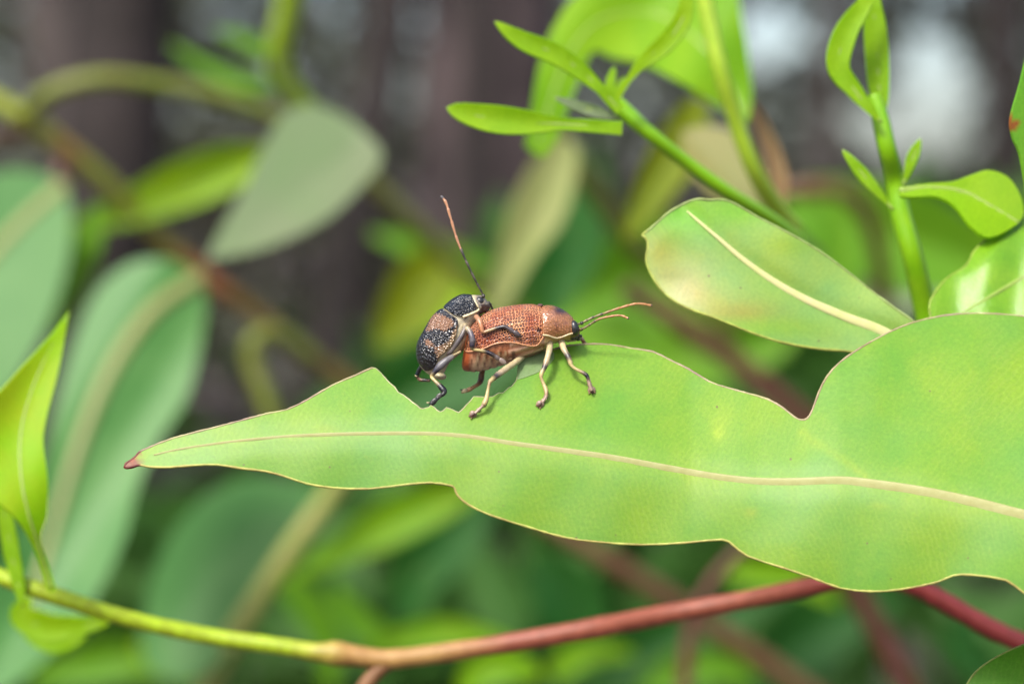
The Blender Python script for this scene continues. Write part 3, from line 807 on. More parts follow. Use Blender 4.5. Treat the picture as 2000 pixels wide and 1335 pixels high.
# paler branch behind the beetles
b2 = thing('pale_branch', P(1330, 580, 150), 'soft pale branch with cream and dark green leaves just behind the beetles', 'branch')
twig('branch_stem', b2, [(1080, 250, 128, 22), (1120, 310, 130, 26), (1180, 400, 134, 26), (1250, 490, 138, 26), (1330, 560, 142, 26), (1440, 640, 145, 26)], M['olive_stem'])
blade('leaf', b2, [(1110, 270), (1060, 390), (1010, 490), (955, 640)], 50, 120, M['cream'], M['cream'], rib=(8, 4), peak=0.35)
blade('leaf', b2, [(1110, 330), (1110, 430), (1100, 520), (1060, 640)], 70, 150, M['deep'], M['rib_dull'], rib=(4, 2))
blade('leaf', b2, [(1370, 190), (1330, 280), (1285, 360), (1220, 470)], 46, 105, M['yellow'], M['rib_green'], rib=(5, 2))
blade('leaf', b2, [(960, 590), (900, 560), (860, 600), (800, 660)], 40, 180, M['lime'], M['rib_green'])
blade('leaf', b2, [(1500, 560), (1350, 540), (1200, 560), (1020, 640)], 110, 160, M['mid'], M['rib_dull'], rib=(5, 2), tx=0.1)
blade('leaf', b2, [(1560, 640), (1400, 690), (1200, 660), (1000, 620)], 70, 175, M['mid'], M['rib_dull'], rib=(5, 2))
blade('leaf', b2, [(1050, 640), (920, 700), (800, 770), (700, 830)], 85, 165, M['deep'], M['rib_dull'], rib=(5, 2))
T_MID = [(1530, 470), (1440, 370), (1340, 260)]
poly_leaf('leaf', b2, [(1330, 255), (1390, 245), (1450, 270), (1500, 350), (1535, 440), (1530, 490), (1460, 430), (1390, 380), (1340, 320)], T_MID, flat_depth(75, 1440, 350, 0, 0.3, 0.1, T_MID), M['tan'], M['rib_dull'], step=18, rib=(4, 2))
blade('leaf', b2, [(1515, 430), (1520, 350), (1495, 270), (1462, 190)], 19, 62, M['pink'], M['rib_dull'], rib=(3, 1))

b3 = thing('shaded_branch', P(1700, 620, 150), 'soft branch of broad green leaves behind the upright shoot and cupped leaf', 'branch')
twig('branch_stem', b3, [(1500, 380, 140, 22), (1600, 370, 140, 22), (1680, 400, 142, 22), (1720, 520, 145, 22), (1730, 700, 150, 22)], M['brown_stem'])
blade('leaf', b3, [(1530, 380), (1680, 440), (1840, 490), (2040, 560)], 100, 150, M['mid'], M['rib_dull'], rib=(5, 2))
blade('leaf', b3, [(1620, 380), (1635, 460), (1640, 560), (1650, 640)], 34, 140, M['mid'], M['rib_green'])
blade('leaf', b3, [(1560, 600), (1700, 580), (1850, 560), (2050, 560)], 40, 165, M['sage'], M['rib_dull'])
blade('leaf', b3, [(1900, 520), (1960, 450), (2060, 400)], 60, 150, M['mid'], M['rib_dull'])

# branch below
b4 = thing('lower_branch', P(420, 1350, 150), 'soft branch with a broad teal leaf and lime strips below the chewed leaf', 'branch')
twig('branch_stem', b4, [(690, 900, 120, 24), (640, 975, 121, 24), (570, 1070, 122, 25), (490, 1190, 124, 25), (430, 1290, 126, 25), (380, 1400, 128, 26)], M['pale_stem'])
U_MID = [(630, 985), (520, 1020), (400, 1120), (320, 1260)]
poly_leaf('leaf', b4, [(640, 965), (560, 935), (470, 935), (380, 985), (320, 1070), (285, 1170), (280, 1290), (360, 1330), (430, 1290), (490, 1190), (570, 1075)], U_MID, flat_depth(128, 450, 1120, 0.1, 0.3, 0.1, U_MID), M['teal'], M['rib_dull'], step=24, rib=None)
blade('leaf', b4, [(560, 1130), (690, 1060), (800, 1000), (950, 940)], 46, 150, M['arch'], M['rib_green'], peak=0.6)
blade('leaf', b4, [(540, 1120), (600, 1180), (640, 1260), (640, 1360)], 34, 160, M['mid'], M['rib_green'])
blade('leaf', b4, [(650, 1140), (690, 1200), (760, 1250), (930, 1260)], 28, 150, M['mid'], M['rib_green'])
blade('leaf', b4, [(700, 1290), (800, 1245), (900, 1235), (1020, 1262)], 26, 140, M['arch'], M['rib_green'])
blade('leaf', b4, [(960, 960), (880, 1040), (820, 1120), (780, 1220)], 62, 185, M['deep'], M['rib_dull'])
blade('leaf', b4, [(260, 1250), (310, 1290), (370, 1310), (420, 1350)], 30, 130, M['lime'], M['rib_green'])
blade('leaf', b4, [(60, 1330), (160, 1300), (260, 1290), (350, 1320)], 40, 150, M['mid'], M['rib_green'])
blade('leaf', b4, [(900, 1360), (940, 1310), (1000, 1300), (1060, 1320)], 36, 120, M['arch'], M['rib_green'])

b5 = thing('red_stemmed_branch', P(1560, 1380, 150), 'soft dull-red crossing stems with shaded green leaves behind the red twig', 'branch')
twig('branch_stem', b5, [(1220, 560, 140, 26), (1320, 625, 140, 27), (1420, 695, 141, 28), (1530, 785, 142, 28), (1650, 890, 143, 28), (1760, 1000, 144, 28)], M['red_stem'])
twig('branch_stem', b5, [(1040, 1000, 140, 24), (1150, 1070, 140, 25), (1280, 1150, 141, 26), (1400, 1230, 142, 26), (1500, 1295, 143, 26), (1620, 1380, 144, 26)], M['brown_stem'])
twig('branch_stem', b5, [(1590, 1000, 130, 26), (1660, 1130, 130, 28), (1720, 1240, 131, 28), (1790, 1370, 132, 28)], M['red_stem'])
twig('branchlet', b5, [(1490, 1040, 110, 14), (1420, 1100, 110, 14), (1370, 1170, 110, 15), (1345, 1260, 110, 17), (1335, 1370, 110, 18)], M['red_stem'])
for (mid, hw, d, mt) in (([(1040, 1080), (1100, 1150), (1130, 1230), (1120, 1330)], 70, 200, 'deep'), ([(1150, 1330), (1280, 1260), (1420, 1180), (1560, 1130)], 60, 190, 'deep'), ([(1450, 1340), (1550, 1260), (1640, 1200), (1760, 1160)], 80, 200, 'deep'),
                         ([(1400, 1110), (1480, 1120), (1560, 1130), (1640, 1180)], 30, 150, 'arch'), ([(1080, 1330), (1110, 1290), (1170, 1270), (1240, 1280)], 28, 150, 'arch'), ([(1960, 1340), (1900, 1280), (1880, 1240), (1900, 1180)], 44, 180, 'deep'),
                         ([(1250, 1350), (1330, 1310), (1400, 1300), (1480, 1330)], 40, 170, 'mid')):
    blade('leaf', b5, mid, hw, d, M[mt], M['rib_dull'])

# ------------------------------------------------------------------ beetles
def ellipsoid(c, ax, ay, az, n=10, m=14):
    V, F = [], []
    for i in range(n + 1):
        t = math.pi * i / n
        for k in range(m):
            p = 2 * math.pi * k / m
            V.append(c + ax * (math.sin(t) * math.cos(p)) + ay * (math.sin(t) * math.sin(p)) + az * math.cos(t))
    for i in range(n):
        for k in range(m):
            F.append((i * m + k, i * m + (k + 1) % m, (i + 1) * m + (k + 1) % m, (i + 1) * m + k))
    return V, F

def ring_point(st, th, fc, sc=1.0, sq=0.85):
    """Body cross-section: st = (Tx, Ty, Bx, By, half width mm); th 0 = back, 90 deg = flank towards the lens."""
    tx, ty, bx, by, w = st[:5]
    cx, cy, ux, uy = (tx + bx) / 2, (ty + by) / 2, (tx - bx) / 2, (ty - by) / 2
    c, s = math.cos(th), math.sin(th)
    c2, s2 = math.copysign(abs(c) ** sq, c), math.copysign(abs(s) ** sq, s)
    return cx + ux * c2 * sc, cy + uy * c2 * sc, fc - w * s2 * sc

def body_mesh(name, parent, stations, fc, colf, mat, n=10, seg=72, relief=None):
    st = spline(stations, n)
    V, F, C, UV = [], [], [], []
    for i, s in enumerate(st):
        for k in range(seg):
            th = 2 * math.pi * k / seg
            x, y, d = ring_point(s, th, fc)
            if relief:
                x, y, d = ring_point(s, th, fc, relief(x, y, th))
            V.append(P(x, y, d)); C.append(colf(x, y, th)); UV.append((i * 0.1, k * 0.17))
    for i in range(len(st) - 1):
        for k in range(seg):
            k2 = (k + 1) % seg
            F.append((i * seg + k, i * seg + k2, (i + 1) * seg + k2, (i + 1) * seg + k))
    for idx in (0, len(st) - 1):
        s = st[idx]
        V.append(P((s[0] + s[2]) / 2, (s[1] + s[3]) / 2, fc)); C.append(colf((s[0] + s[2]) / 2, (s[1] + s[3]) / 2, 0)); UV.append((0, 0))
        for k in range(seg):
            F.append((len(V) - 1, idx * seg + k, idx * seg + (k + 1) % seg))
    return mesh_obj(name, V, F, mat, parent, cols=C, uvs=UV)

def shell(name, parent, stations, fc, side, colf, mat, sc=1.05, n=8, m=22, gap=0.02, both=False):
    """Curved plate over the body from the back midline down to each station's edge fraction st[5]; the rim turns in to the body."""
    st = spline(stations, n)
    V, F, C, UV = [], [], [], []
    rows = m + 2
    acc = 0.0
    last = None
    for i, s in enumerate(st):
        te = math.acos(max(-1, min(1, 1 - 2 * s[5])))
        t0 = -te if both else gap
        endk = min(i, len(st) - 1 - i)
        fade = 1.0 if endk >= 2 else (0.965, 0.99)[endk] / 1.0
        cm = ring_point(s, 0, fc)
        pt = P(*cm)
        if last is not None:
            acc += (pt - last).length / MM
        last = pt
        for k in range(rows):
            kk = min(max(k - 1, 0), m - 1) / (m - 1)
            th = t0 + (te - t0) * kk
            f = sc * fade
            if k == rows - 1 or (both and k == 0):
                f = 0.95
            elif k == 0 or (not both and k == 1):
                f = sc * fade - 0.015
            x, y, d = ring_point(s, th * side, fc, f)
            V.append(P(x, y, d)); C.append(colf(x, y, th)); UV.append((acc, th * s[4] * 1.05))
    for i in range(len(st) - 1):
        for k in range(rows - 1):
            F.append((i * rows + k, i * rows + k + 1, (i + 1) * rows + k + 1, (i + 1) * rows + k))
    return mesh_obj(name, V, F, mat, parent, cols=C, uvs=UV)

def limb(name, parent, path, n=5, seg=10, pads=(), claws=()):
    """path: (px, py, d, radius_px, r, g, b); pads: flattened tarsal lobes; one mesh."""
    s = spline(path, n)
    pts = [P(q[0], q[1], q[2]) for q in s]
    rad = [max(q[3], 0.4) * 0.86 * random.uniform(0.94, 1.06) / KPX * MM for q in s]
    cols = [tuple(max(0.0, v) for v in q[4:7]) + (1,) for q in s]
    V, F, C, UV = tube_geo(pts, rad, seg, cols=cols)
    # short stiff hairs
    for _ in range(int(len(pts) * 0.9)):
        i = random.randrange(2, len(pts) - 1)
        t = (pts[i] - pts[i - 1]).normalized()
        o = Vector((random.gauss(0, 1), random.gauss(0, 1), random.gauss(0, 1)))
        o = (o - t * o.dot(t)).normalized()
        b = len(V)
        p0 = pts[i] + o * rad[i] * 0.8
        q = t.cross(o) * 0.000011
        V += [p0 + q, p0 - q, p0 + t * 0.000018, p0 + o * random.uniform(0.00006, 0.00013) + t * 0.00008]
        F += [(b, b + 1, b + 3), (b + 1, b + 2, b + 3), (b + 2, b, b + 3)]
        hc = random.choice([(0.45, 0.40, 0.30, 1), (0.10, 0.08, 0.07, 1)])
        C += [hc] * 4; UV += [(0, 0)] * 4
    for (x0, y0, x1, y1, d, r, cc) in pads:
        b = len(V)
        a0, a1 = P(x0, y0, d), P(x1, y1, d)
        ax = (a1 - a0) / 2
        up = ax.cross(FWD).normalized()
        EV, EF = ellipsoid((a0 + a1) / 2, ax * 1.15, up * (r / KPX * MM), FWD * (r * 0.4 / KPX * MM), 8, 10)
        V += EV; F += [tuple(b + i for i in f) for f in EF]; C += [cc] * len(EV); UV += [(0, 0)] * len(EV)
    for (x0, y0, x1, y1, d, r, cc) in claws:
        b = len(V)
        a0, a1 = P(x0, y0, d), P(x1, y1, d - 0.05)
        TV, TF, TC, TU = tube_geo([a0, a0.lerp(a1, 0.6) - UPV * (0.00003), a1], [r / KPX * MM, r * .8 / KPX * MM, r * .2 / KPX * MM], 6, cols=[cc] * 3, base=b)
        V += TV; F += TF; C += TC; UV += TU
    return mesh_obj(name, V, F, M['cuticle'], parent, cols=C, uvs=UV)

def antenna(name, parent, path, colf, r0=2.2, r1=1.8, nseg=11):
    s = spline(path, 14)
    n = len(s)
    pts, rad, cols = [], [], []
    for i, q in enumerate(s):
        t = i / (n - 1)
        ph = (t * nseg) % 1.0
        r = (r0 + (r1 - r0) * t) * (0.72 + 0.42 * ph) * (1.7 if t < 0.05 else 1.0)
        pts.append(P(*q)); rad.append(r / KPX * MM); cols.append(colf(t))
    V, F, C, UV = tube_geo(pts, rad, 8, cols=cols)
    return mesh_obj(name, V, F, M['cuticle'], parent, cols=C, uvs=UV)

CREAM, OCHRE, BLACK = (0.42, 0.35, 0.20), (0.34, 0.15, 0.045), (0.012, 0.012, 0.014)
RUSTC, TANC, GREYC, PLUM = (0.30, 0.085, 0.028), (0.40, 0.22, 0.10), (0.08, 0.07, 0.075), (0.055, 0.025, 0.035)
def lerp3(a, b, t):
    t = max(0, min(1, t))
    return tuple(p + (q - p) * t for p, q in zip(a, b))

# --- rusty beetle (stands on the leaf)
FC = 5.0
fem = thing('rusty_beetle', P(1040, 760, 3.0), 'rusty orange beetle with pitted wing covers standing on the chewed leaf edge', 'beetle', 'two beetles mating on the chewed leaf')
F_ST = [(909, 678, 905, 692, 0.35), (911, 655, 902, 712, 1.0), (918, 636, 908, 724, 1.5), (938, 618, 936, 725, 1.85), (968, 605, 972, 716, 1.98), (1000, 599, 1005, 706, 2.0), (1032, 596, 1038, 696, 1.98), (1055, 599, 1062, 684, 1.85),
        (1075, 599, 1078, 672, 1.72), (1098, 605, 1098, 668, 1.5), (1113, 616, 1112, 665, 1.25), (1123, 626, 1122, 664, 0.98), (1130, 636, 1130, 660, 0.55), (1133, 645, 1132, 654, 0.2)]
SEG = (921, 934, 947, 960, 973, 986)                       # sternite joints of the abdomen
def seg_phase(x, y):
    q = x - (y - 705) * -0.25
    for a0, a1 in zip(SEG, SEG[1:]):
        if a0 <= q < a1:
            return (q - a0) / (a1 - a0)
    return None
def f_body_col(x, y, th):
    if x > 1114:
        return (*lerp3((0.40, 0.16, 0.055), (0.10, 0.05, 0.03), (y - 640) / 16), 1)
    if x > 1064:
        return (*lerp3((0.42, 0.22, 0.08), (0.55, 0.42, 0.22), (y - 658) / 10), 1)
    if x > 994:
        q = y - (x - 1030) * -0.32
        c = lerp3((0.40, 0.17, 0.10), (0.46, 0.30, 0.20), 0.5 + 0.5 * math.sin(q * 0.42))
        for ln in (686, 694, 701):
            c = lerp3(c, (0.10, 0.035, 0.03), 0.85 * math.exp(-((q - ln) / 1.4) ** 2))
        if abs(x - 1003) < 3 and y > 684:
            c = (0.09, 0.045, 0.03)
        return (*c, 1)
    c = lerp3((0.30, 0.11, 0.05), (0.56, 0.41, 0.26), (y - 690) / 26 + 0.15 * math.sin(x * 0.5))
    if x < 926:
        c = lerp3((0.30, 0.07, 0.02), c, (x - 914) / 12)
    ph = seg_phase(x, y)
    if ph is not None and y > 686:
        c = lerp3(c, (0.62, 0.48, 0.28), 0.7 * math.exp(-((ph - 0.85) / 0.12) ** 2))
        c = lerp3(c, (0.12, 0.045, 0.025), 0.85 * math.exp(-((ph - 0.05) / 0.10) ** 2))
    return (*c, 1)
def f_relief(x, y, th):
    r = 1.0
    ph = seg_phase(x, y)
    if ph is not None and x < 990 and math.cos(th) < -0.2:
        r += 0.045 * ph - 0.02
    if 994 < x < 1062 and math.cos(th) < -0.1:
        q = y - (x - 1030) * -0.32
        r += 0.03 * math.sin(q * 0.42) + 0.02
        for ln in (686, 694, 701):
            r -= 0.035 * math.exp(-((q - ln) / 1.6) ** 2)
    return r
body_mesh('body', fem, F_ST, FC, f_body_col, M['cuticle'], relief=f_relief)
FE = [(912, 655, 902, 712, 1.0, .50), (919, 636, 908, 724, 1.5, .56), (939, 618, 936, 725, 1.85, .59), (968, 605, 972, 716, 1.98, .575), (1000, 599, 1005, 706, 2.0, .63), (1030, 596, 1038, 696, 1.98, .76), (1046, 597, 1052, 690, 1.92, .78), (1057, 600, 1063, 684, 1.84, .66)]
def f_ely_col(x, y, th):
    e = 1.0
    if (x - 1053) ** 2 + (y - 645) ** 2 < 22:
        return (0.1, 0.08, 0.1, 1)
    if x > 1050 or y > 1e9:
        return (1.25, 1.2, 1.1, 1)
    for (sx, sy, rx, ry, k) in ((950, 652, 26, 14, .55), (1000, 660, 22, 7, .45), (1035, 618, 14, 6, .3), (985, 622, 22, 6, .35), (1040, 662, 12, 8, .4)):
        e *= 1 - k * math.exp(-((x - sx) / rx) ** 2 - ((y - sy) / ry) ** 2)
    return (e, e * (0.55 + 0.45 * e), e * (0.6 + 0.4 * e), 1)
e1 = shell('wing_cover', fem, FE, FC, 1, f_ely_col, M['rust_shell'], sc=1.055, n=10, m=34)
shell('wing_cover', fem, FE, FC, -1, f_ely_col, M['rust_shell'], sc=1.055, n=6, m=20)
# pale raised rim of the wing cover
st = spline(FE, 8)
pts = []
for s in st:
    te = math.acos(1 - 2 * s[5])
    pts.append(P(*ring_point(s, te - 0.03, FC, 1.06)))
V, F, C, UV = tube_geo(pts, [0.055 * MM] * len(pts), 6, cols=[(0.50, 0.24, 0.12, 1)] * len(pts))
mesh_obj('wing_cover_rim', V, F, M['cuticle'], e1, cols=C, uvs=UV)
FP = [(1058, 600, 1062, 686, 1.86, .60), (1068, 598, 1072, 676, 1.8, .70), (1082, 599, 1086, 670, 1.66, .82), (1098, 605, 1098, 668, 1.48, .80), (1110, 613, 1110, 666, 1.28, .72), (1119, 621, 1118, 664, 1.08, .66)]
def f_pro_col(x, y, th):
    c = (0.46, 0.19, 0.075)
    d = ((x - 1096) / 19) ** 2 + ((y - 605) / 10) ** 2
    c = lerp3(c, PLUM, 1.1 * math.exp(-d))
    for (sx, sy, r) in ((1095, 637, 3.2), (1086, 633, 4.5), (1088, 644, 3.5), (1105, 632, 3)):
        q = ((x - sx) ** 2 + (y - sy) ** 2) / (r * r)
        c = lerp3(c, (0.13, 0.03, 0.02), 0.8 * math.exp(-q))
    c = lerp3(c, (0.42, 0.20, 0.13), 0.5 * math.exp(-((y - 612) / 8) ** 2) if x < 1085 else 0)
    return (*c, 1)
pr = shell('pronotum', fem, FP, FC, 1, f_pro_col, M['tan_shell'], sc=1.06, n=9, m=40, both=True)
st = spline(FP, 8)
pts = [P(*ring_point(s, math.acos(1 - 2 * s[5]) - 0.02, FC, 1.06)) for s in st]
V, F, C, UV = tube_geo(pts, [0.07 * MM] * len(pts), 6, cols=[(0.62, 0.50, 0.30, 1)] * len(pts))
mesh_obj('pronotum_rim', V, F, M['cuticle'], pr, cols=C, uvs=UV)
V, F = ellipsoid(P(1055, 597, FC - 0.25), RGT * 0.00022, UPV * 0.00015, FWD * 0.0005)
mesh_obj('scutellum', V, F, M['cuticle'], fem, cols=[(0.09, 0.04, 0.03, 1)] * len(V), uvs=[(v.x * 900, v.z * 900) for v in V])
for sd in (-1, 1):
    V, F = ellipsoid(P(1122, 640, FC + sd * 0.92), (RGT * 0.88 + UPV * 0.1) * 0.00034, (UPV * 1.0 - RGT * 0.18) * 0.00050, FWD * 0.00036, 14, 18)
    mesh_obj('eye', V, F, M['eye'], fem, uvs=[(v.x * 1000, v.z * 1000) for v in V])
V, F = [], []
for (x, y, d, rx, ry) in ((1124, 659, -0.55, 5, 5), (1130, 656, -0.3, 4.5, 5.5), (1119, 661, -0.65, 4, 3), (1129, 663, -0.2, 4, 3), (1135, 656, -0.1, 2.5, 3.5)):
    EV, EF = ellipsoid(P(x, y, FC + d), RGT * (rx / KPX * MM), UPV * (ry / KPX * MM), FWD * (4 / KPX * MM), 8, 10)
    b = len(V); V += EV; F += [tuple(b + i for i in f) for f in EF]
mesh_obj('mouthparts', V, F, M['cuticle'], fem, cols=[(0.02, 0.016, 0.014, 1)] * len(V), uvs=[(v.x * 900, v.z * 900) for v in V])
def ant_col_f(t):
    c = lerp3((0.16, 0.13, 0.05), (0.36, 0.17, 0.065), (t - 0.4) * 4) if t > 0.05 else (0.03, 0.025, 0.02)
    if t < 0.5 and (t * 11) % 1 > 0.75:
        c = (0.05, 0.04, 0.03)
    if t > 0.97:
        c = (0.08, 0.04, 0.03)
    return (*c, 1)
antenna('antenna', fem, [(1127, 642, FC - 0.7), (1137, 642, FC - 0.85), (1150, 635, FC - 1.0), (1168, 624, FC - 1.2), (1190, 618, FC - 1.3), (1212, 616, FC - 1.4), (1228, 622, FC - 1.5)], ant_col_f, 2.6, 2.4)
antenna('antenna', fem, [(1125, 634, FC + 0.3), (1137, 630, FC + 0.4), (1155, 621, FC + 0.5), (1185, 610, FC + 0.6), (1215, 600, FC + 0.7), (1245, 593, FC + 0.8), (1274, 597, FC + 0.9)], ant_col_f, 2.6, 2.6)
for (x, y, d) in ((1136, 631, FC + 0.3), (1135, 643, FC - 0.75)):
    V, F = ellipsoid(P(x, y, d), RGT * 0.00013, UPV * 0.00013, FWD * 0.00013, 8, 10)
    mesh_obj('antenna_base', V, F, M['cuticle'], fem, cols=[(0.03, 0.028, 0.022, 1)] * len(V), uvs=[(v.x * 900, v.z * 900) for v in V])

CR, DKB, YE, BR = CREAM, (0.028, 0.020, 0.020), (0.42, 0.34, 0.15), (0.16, 0.075, 0.04)
PINKC = (0.30, 0.21, 0.155)
def L7(x, y, d, r, c):
    return (x, y, d, r, *c)
def md(x, y, lift=0.12):
    return main_depth(x, y) - lift
# hind, middle and front legs on the lens side
limb('leg', fem, [L7(1026, 690, 4.6, 6, CR), L7(1014, 702, 3.7, 7.5, CR), L7(990, 719, 2.4, 7.6, CR), L7(976, 729, 1.9, 7.4, (0.30, 0.24, 0.16)), L7(967, 736, 1.6, 6.6, DKB), L7(959, 743, 1.3, 5.4, YE), L7(956, 748, 1.2, 4.0, (0.3, .2, .1)),
                  L7(953, 762, 1.1, 3.8, YE), L7(950, 778, 1.0, 5.6, YE), L7(946, 788, 0.9, 6.4, (0.36, 0.26, 0.12)), L7(943, 792, 0.9, 4.0, PINKC), L7(934, 801, 0.85, 3.6, PINKC), L7(927, 807, 0.8, 3.2, PINKC)],
     pads=((948, 786, 940, 797, md(944, 790), 4.6, (*YE, 1)), (938, 797, 930, 805, md(934, 801), 4.4, (*PINKC, 1)), (929, 804, 919, 813, md(924, 808), 8.0, (0.24, 0.165, 0.11, 1)), (927, 806, 918, 814, md(924, 808, 0.34), 3.4, (0.07, 0.03, 0.02, 1))),
     claws=((919, 810, 914, 812, md(916, 811), 1.4, (*BR, 1)), (922, 814, 919, 819, md(920, 815), 1.4, (*BR, 1))))
limb('leg', fem, [L7(1074, 658, 4.5, 6, CR), L7(1074, 672, 3.9, 8, CR), L7(1072, 688, 3.2, 7, CR), L7(1067, 706, 2.8, 6.8, (0.42, 0.32, 0.18)), L7(1063, 718, 2.6, 6.0, DKB), L7(1058, 728, 2.45, 5.2, YE), L7(1057, 737, 2.4, 4.0, (0.34, 0.25, 0.11)),
                  L7(1061, 748, 2.35, 4.0, YE), L7(1066, 760, 2.25, 5.4, YE), L7(1067, 768, 2.1, 4.6, (0.3, 0.2, 0.1)), L7(1066, 776, 2.0, 3.6, PINKC), L7(1060, 784, 1.95, 3.4, PINKC), L7(1056, 789, 1.9, 3.0, PINKC)],
     pads=((1068, 768, 1064, 780, md(1066, 774), 4.4, (*PINKC, 1)), (1064, 778, 1058, 786, md(1060, 782), 4.6, (*PINKC, 1)), (1060, 784, 1050, 794, md(1055, 789), 8.2, (0.24, 0.165, 0.11, 1)), (1058, 786, 1049, 794, md(1055, 789, 0.34), 3.6, (0.07, 0.03, 0.02, 1))),
     claws=((1050, 790, 1045, 791, md(1048, 790), 1.4, (*BR, 1)), (1055, 794, 1055, 799, md(1055, 796), 1.4, (*BR, 1))))
limb('leg', fem, [L7(1094, 652, 4.7, 6, CR), L7(1097, 668, 4.2, 8, CR), L7(1102, 683, 3.6, 6.8, CR), L7(1110, 697, 3.3, 6.6, DKB), L7(1114, 708, 3.15, 5.6, YE), L7(1116, 713, 3.1, 4.2, YE), L7(1124, 720, 3.05, 3.8, YE), L7(1136, 726, 3.0, 4.2, (0.2, 0.15, 0.08)),
                  L7(1144, 731, 2.95, 5.0, DKB), L7(1148, 737, 2.9, 4.2, DKB), L7(1150, 746, 2.9, 3.8, PINKC), L7(1153, 756, 2.85, 3.6, PINKC), L7(1156, 763, 2.8, 3.0, PINKC)],
     pads=((1148, 738, 1151, 748, md(1150, 743), 4.4, (*PINKC, 1)), (1150, 746, 1154, 757, md(1152, 752), 4.8, (*PINKC, 1)), (1153, 755, 1158, 768, md(1156, 762), 8.4, (0.24, 0.165, 0.11, 1)), (1154, 758, 1158, 768, md(1156, 762, 0.34), 3.6, (0.07, 0.03, 0.02, 1))),
     claws=((1152, 764, 1149, 770, md(1150, 768), 1.4, (*BR, 1)), (1160, 764, 1164, 767, md(1162, 766), 1.4, (*BR, 1))))
# legs on the far side
limb('leg', fem, [L7(945, 715, 6.4, 6, BR), L7(941, 730, 6.6, 6.5, BR), L7(939, 742, 6.6, 7, (0.09, 0.045, 0.035)), L7(935, 749, 6.4, 5.2, BR), L7(926, 755, 6.2, 4.2, TANC), L7(916, 761, 6.0, 4.6, TANC), L7(905, 764, 5.9, 3.6, TANC)],
     pads=((922, 757, 910, 763, 5.9, 4.4, (*TANC, 1)), (912, 761, 902, 765, 5.8, 4.6, (*CR, 1))), claws=((903, 762, 898, 759, 5.8, 1.6, (*BLACK, 1)), (905, 766, 900, 766, 5.8, 1.4, (*BR, 1))))
limb('leg', fem, [L7(1108, 664, 6.2, 5, CR), L7(1122, 662, 6.6, 5, CR), L7(1134, 660, 6.9, 5, PINKC), L7(1139, 666, 7.0, 4.5, BR), L7(1146, 676, 7.2, 4, PINKC), L7(1152, 684, 7.6, 3, PINKC)])
limb('leg', fem, [L7(1068, 672, 6.6, 6, CR), L7(1062, 690, 7.6, 6, CR), L7(1058, 712, 8.0, 5, YE), L7(1062, 730, 7.4, 4, YE), L7(1060, 745, 6.4, 3, PINKC)])

# --- black and orange beetle (on its back)
MC = 5.1
mal = thing('black_beetle', P(915, 650, MC), 'black and orange beetle clinging to the back of the rusty beetle', 'beetle', 'two beetles mating on the chewed leaf')
M_ST = [(823, 719, 833, 728, 0.35), (816, 706, 846, 735, 0.95), (814, 690, 864, 733, 1.4), (817, 669, 878, 708, 1.62), (829, 647, 897, 692, 1.7), (843, 623, 913, 674, 1.66), (859, 607, 921, 652, 1.55), (871, 600, 925, 640, 1.45),
        (882, 588, 929, 632, 1.42), (900, 578, 935, 623, 1.32), (917, 576, 939, 613, 1.14), (930, 576, 945, 611, 0.98), (941, 577, 953, 607, 0.78), (949, 584, 957, 601, 0.45), (953, 590, 957, 597, 0.15)]
def m_body_col(x, y, th):
    if x > 940 and y > 594:
        return (0.045, 0.022, 0.016, 1)
    if x > 929:
        return (*lerp3((0.30, 0.25, 0.17), (0.12, 0.11, 0.11), math.sin(x * 0.8 + y * 0.6) * .5 + .5), 1)
    q = x * 0.75 + y * 0.66
    h = math.sin(q * 0.28) * math.sin(x * 0.17 - y * 0.12 + 1)
    c = lerp3((0.52, 0.47, 0.31), (0.33, 0.29, 0.21), 0.35 + 0.6 * h)
    c = lerp3(c, (0.12, 0.08, 0.05), 0.8 * math.exp(-(((q % 23.0) - 11.0) / 1.2) ** 2))
    return (*c, 1)
body_mesh('body', mal, M_ST, MC, m_body_col, M['cuticle'], relief=lambda x, y, th: 1.0 - (0.03 * math.exp(-((((x * 0.75 + y * 0.66) % 23.0) - 11.0) / 1.6) ** 2) if math.cos(th) < 0 else 0))
V, F = ellipsoid(P(858, 733, MC - 0.5), (RGT * 14 - UPV * 4) / KPX * MM, (UPV * 8 + RGT * 3) / KPX * MM, FWD * 0.0009)
mesh_obj('abdomen_tip', V, F, M['cuticle'], mal, cols=[(0.38, 0.35, 0.22, 1)] * len(V), uvs=[(v.x * 900, v.z * 900) for v in V])
ME = [(824, 719, 833, 728, 0.35, .55), (816, 706, 846, 735, 0.95, .60), (814, 690, 864, 733, 1.4, .62), (817, 669, 878, 708, 1.62, .66), (829, 647, 897, 692, 1.7, .68), (843, 623, 913, 674, 1.66, .63), (857, 608, 920, 654, 1.56, .56), (866, 603, 923, 644, 1.48, .48)]
OR1 = [(846, 612), (858, 612), (884, 625), (887, 634), (868, 647), (852, 641), (838, 646), (831, 646), (838, 626)]
OR2 = [(828, 664), (838, 662), (848, 674), (842, 678), (833, 675)]
OR3 = [(848, 678), (860, 675), (877, 667), (888, 642), (893, 636), (900, 640), (896, 668), (880, 682), (866, 694), (856, 704), (853, 694)]
ORANGE = (0.32, 0.165, 0.09)
def m_ely_col(x, y, th):
    jx, jy = x + 1.8 * math.sin(y * 1.3), y + 1.8 * math.sin(x * 1.1)
    if any(inside(jx, jy, q) for q in (OR1, OR2, OR3)):
        return (*lerp3(ORANGE, (0.48, 0.34, 0.17), (x + y * 0.6 - 1262) / 30 if inside(jx, jy, OR3) else 0), 1)
    return (0.014, 0.014, 0.018, 1)
w1 = shell('wing_cover', mal, ME, MC, 1, m_ely_col, M['black_shell'], sc=1.07, n=14, m=44)
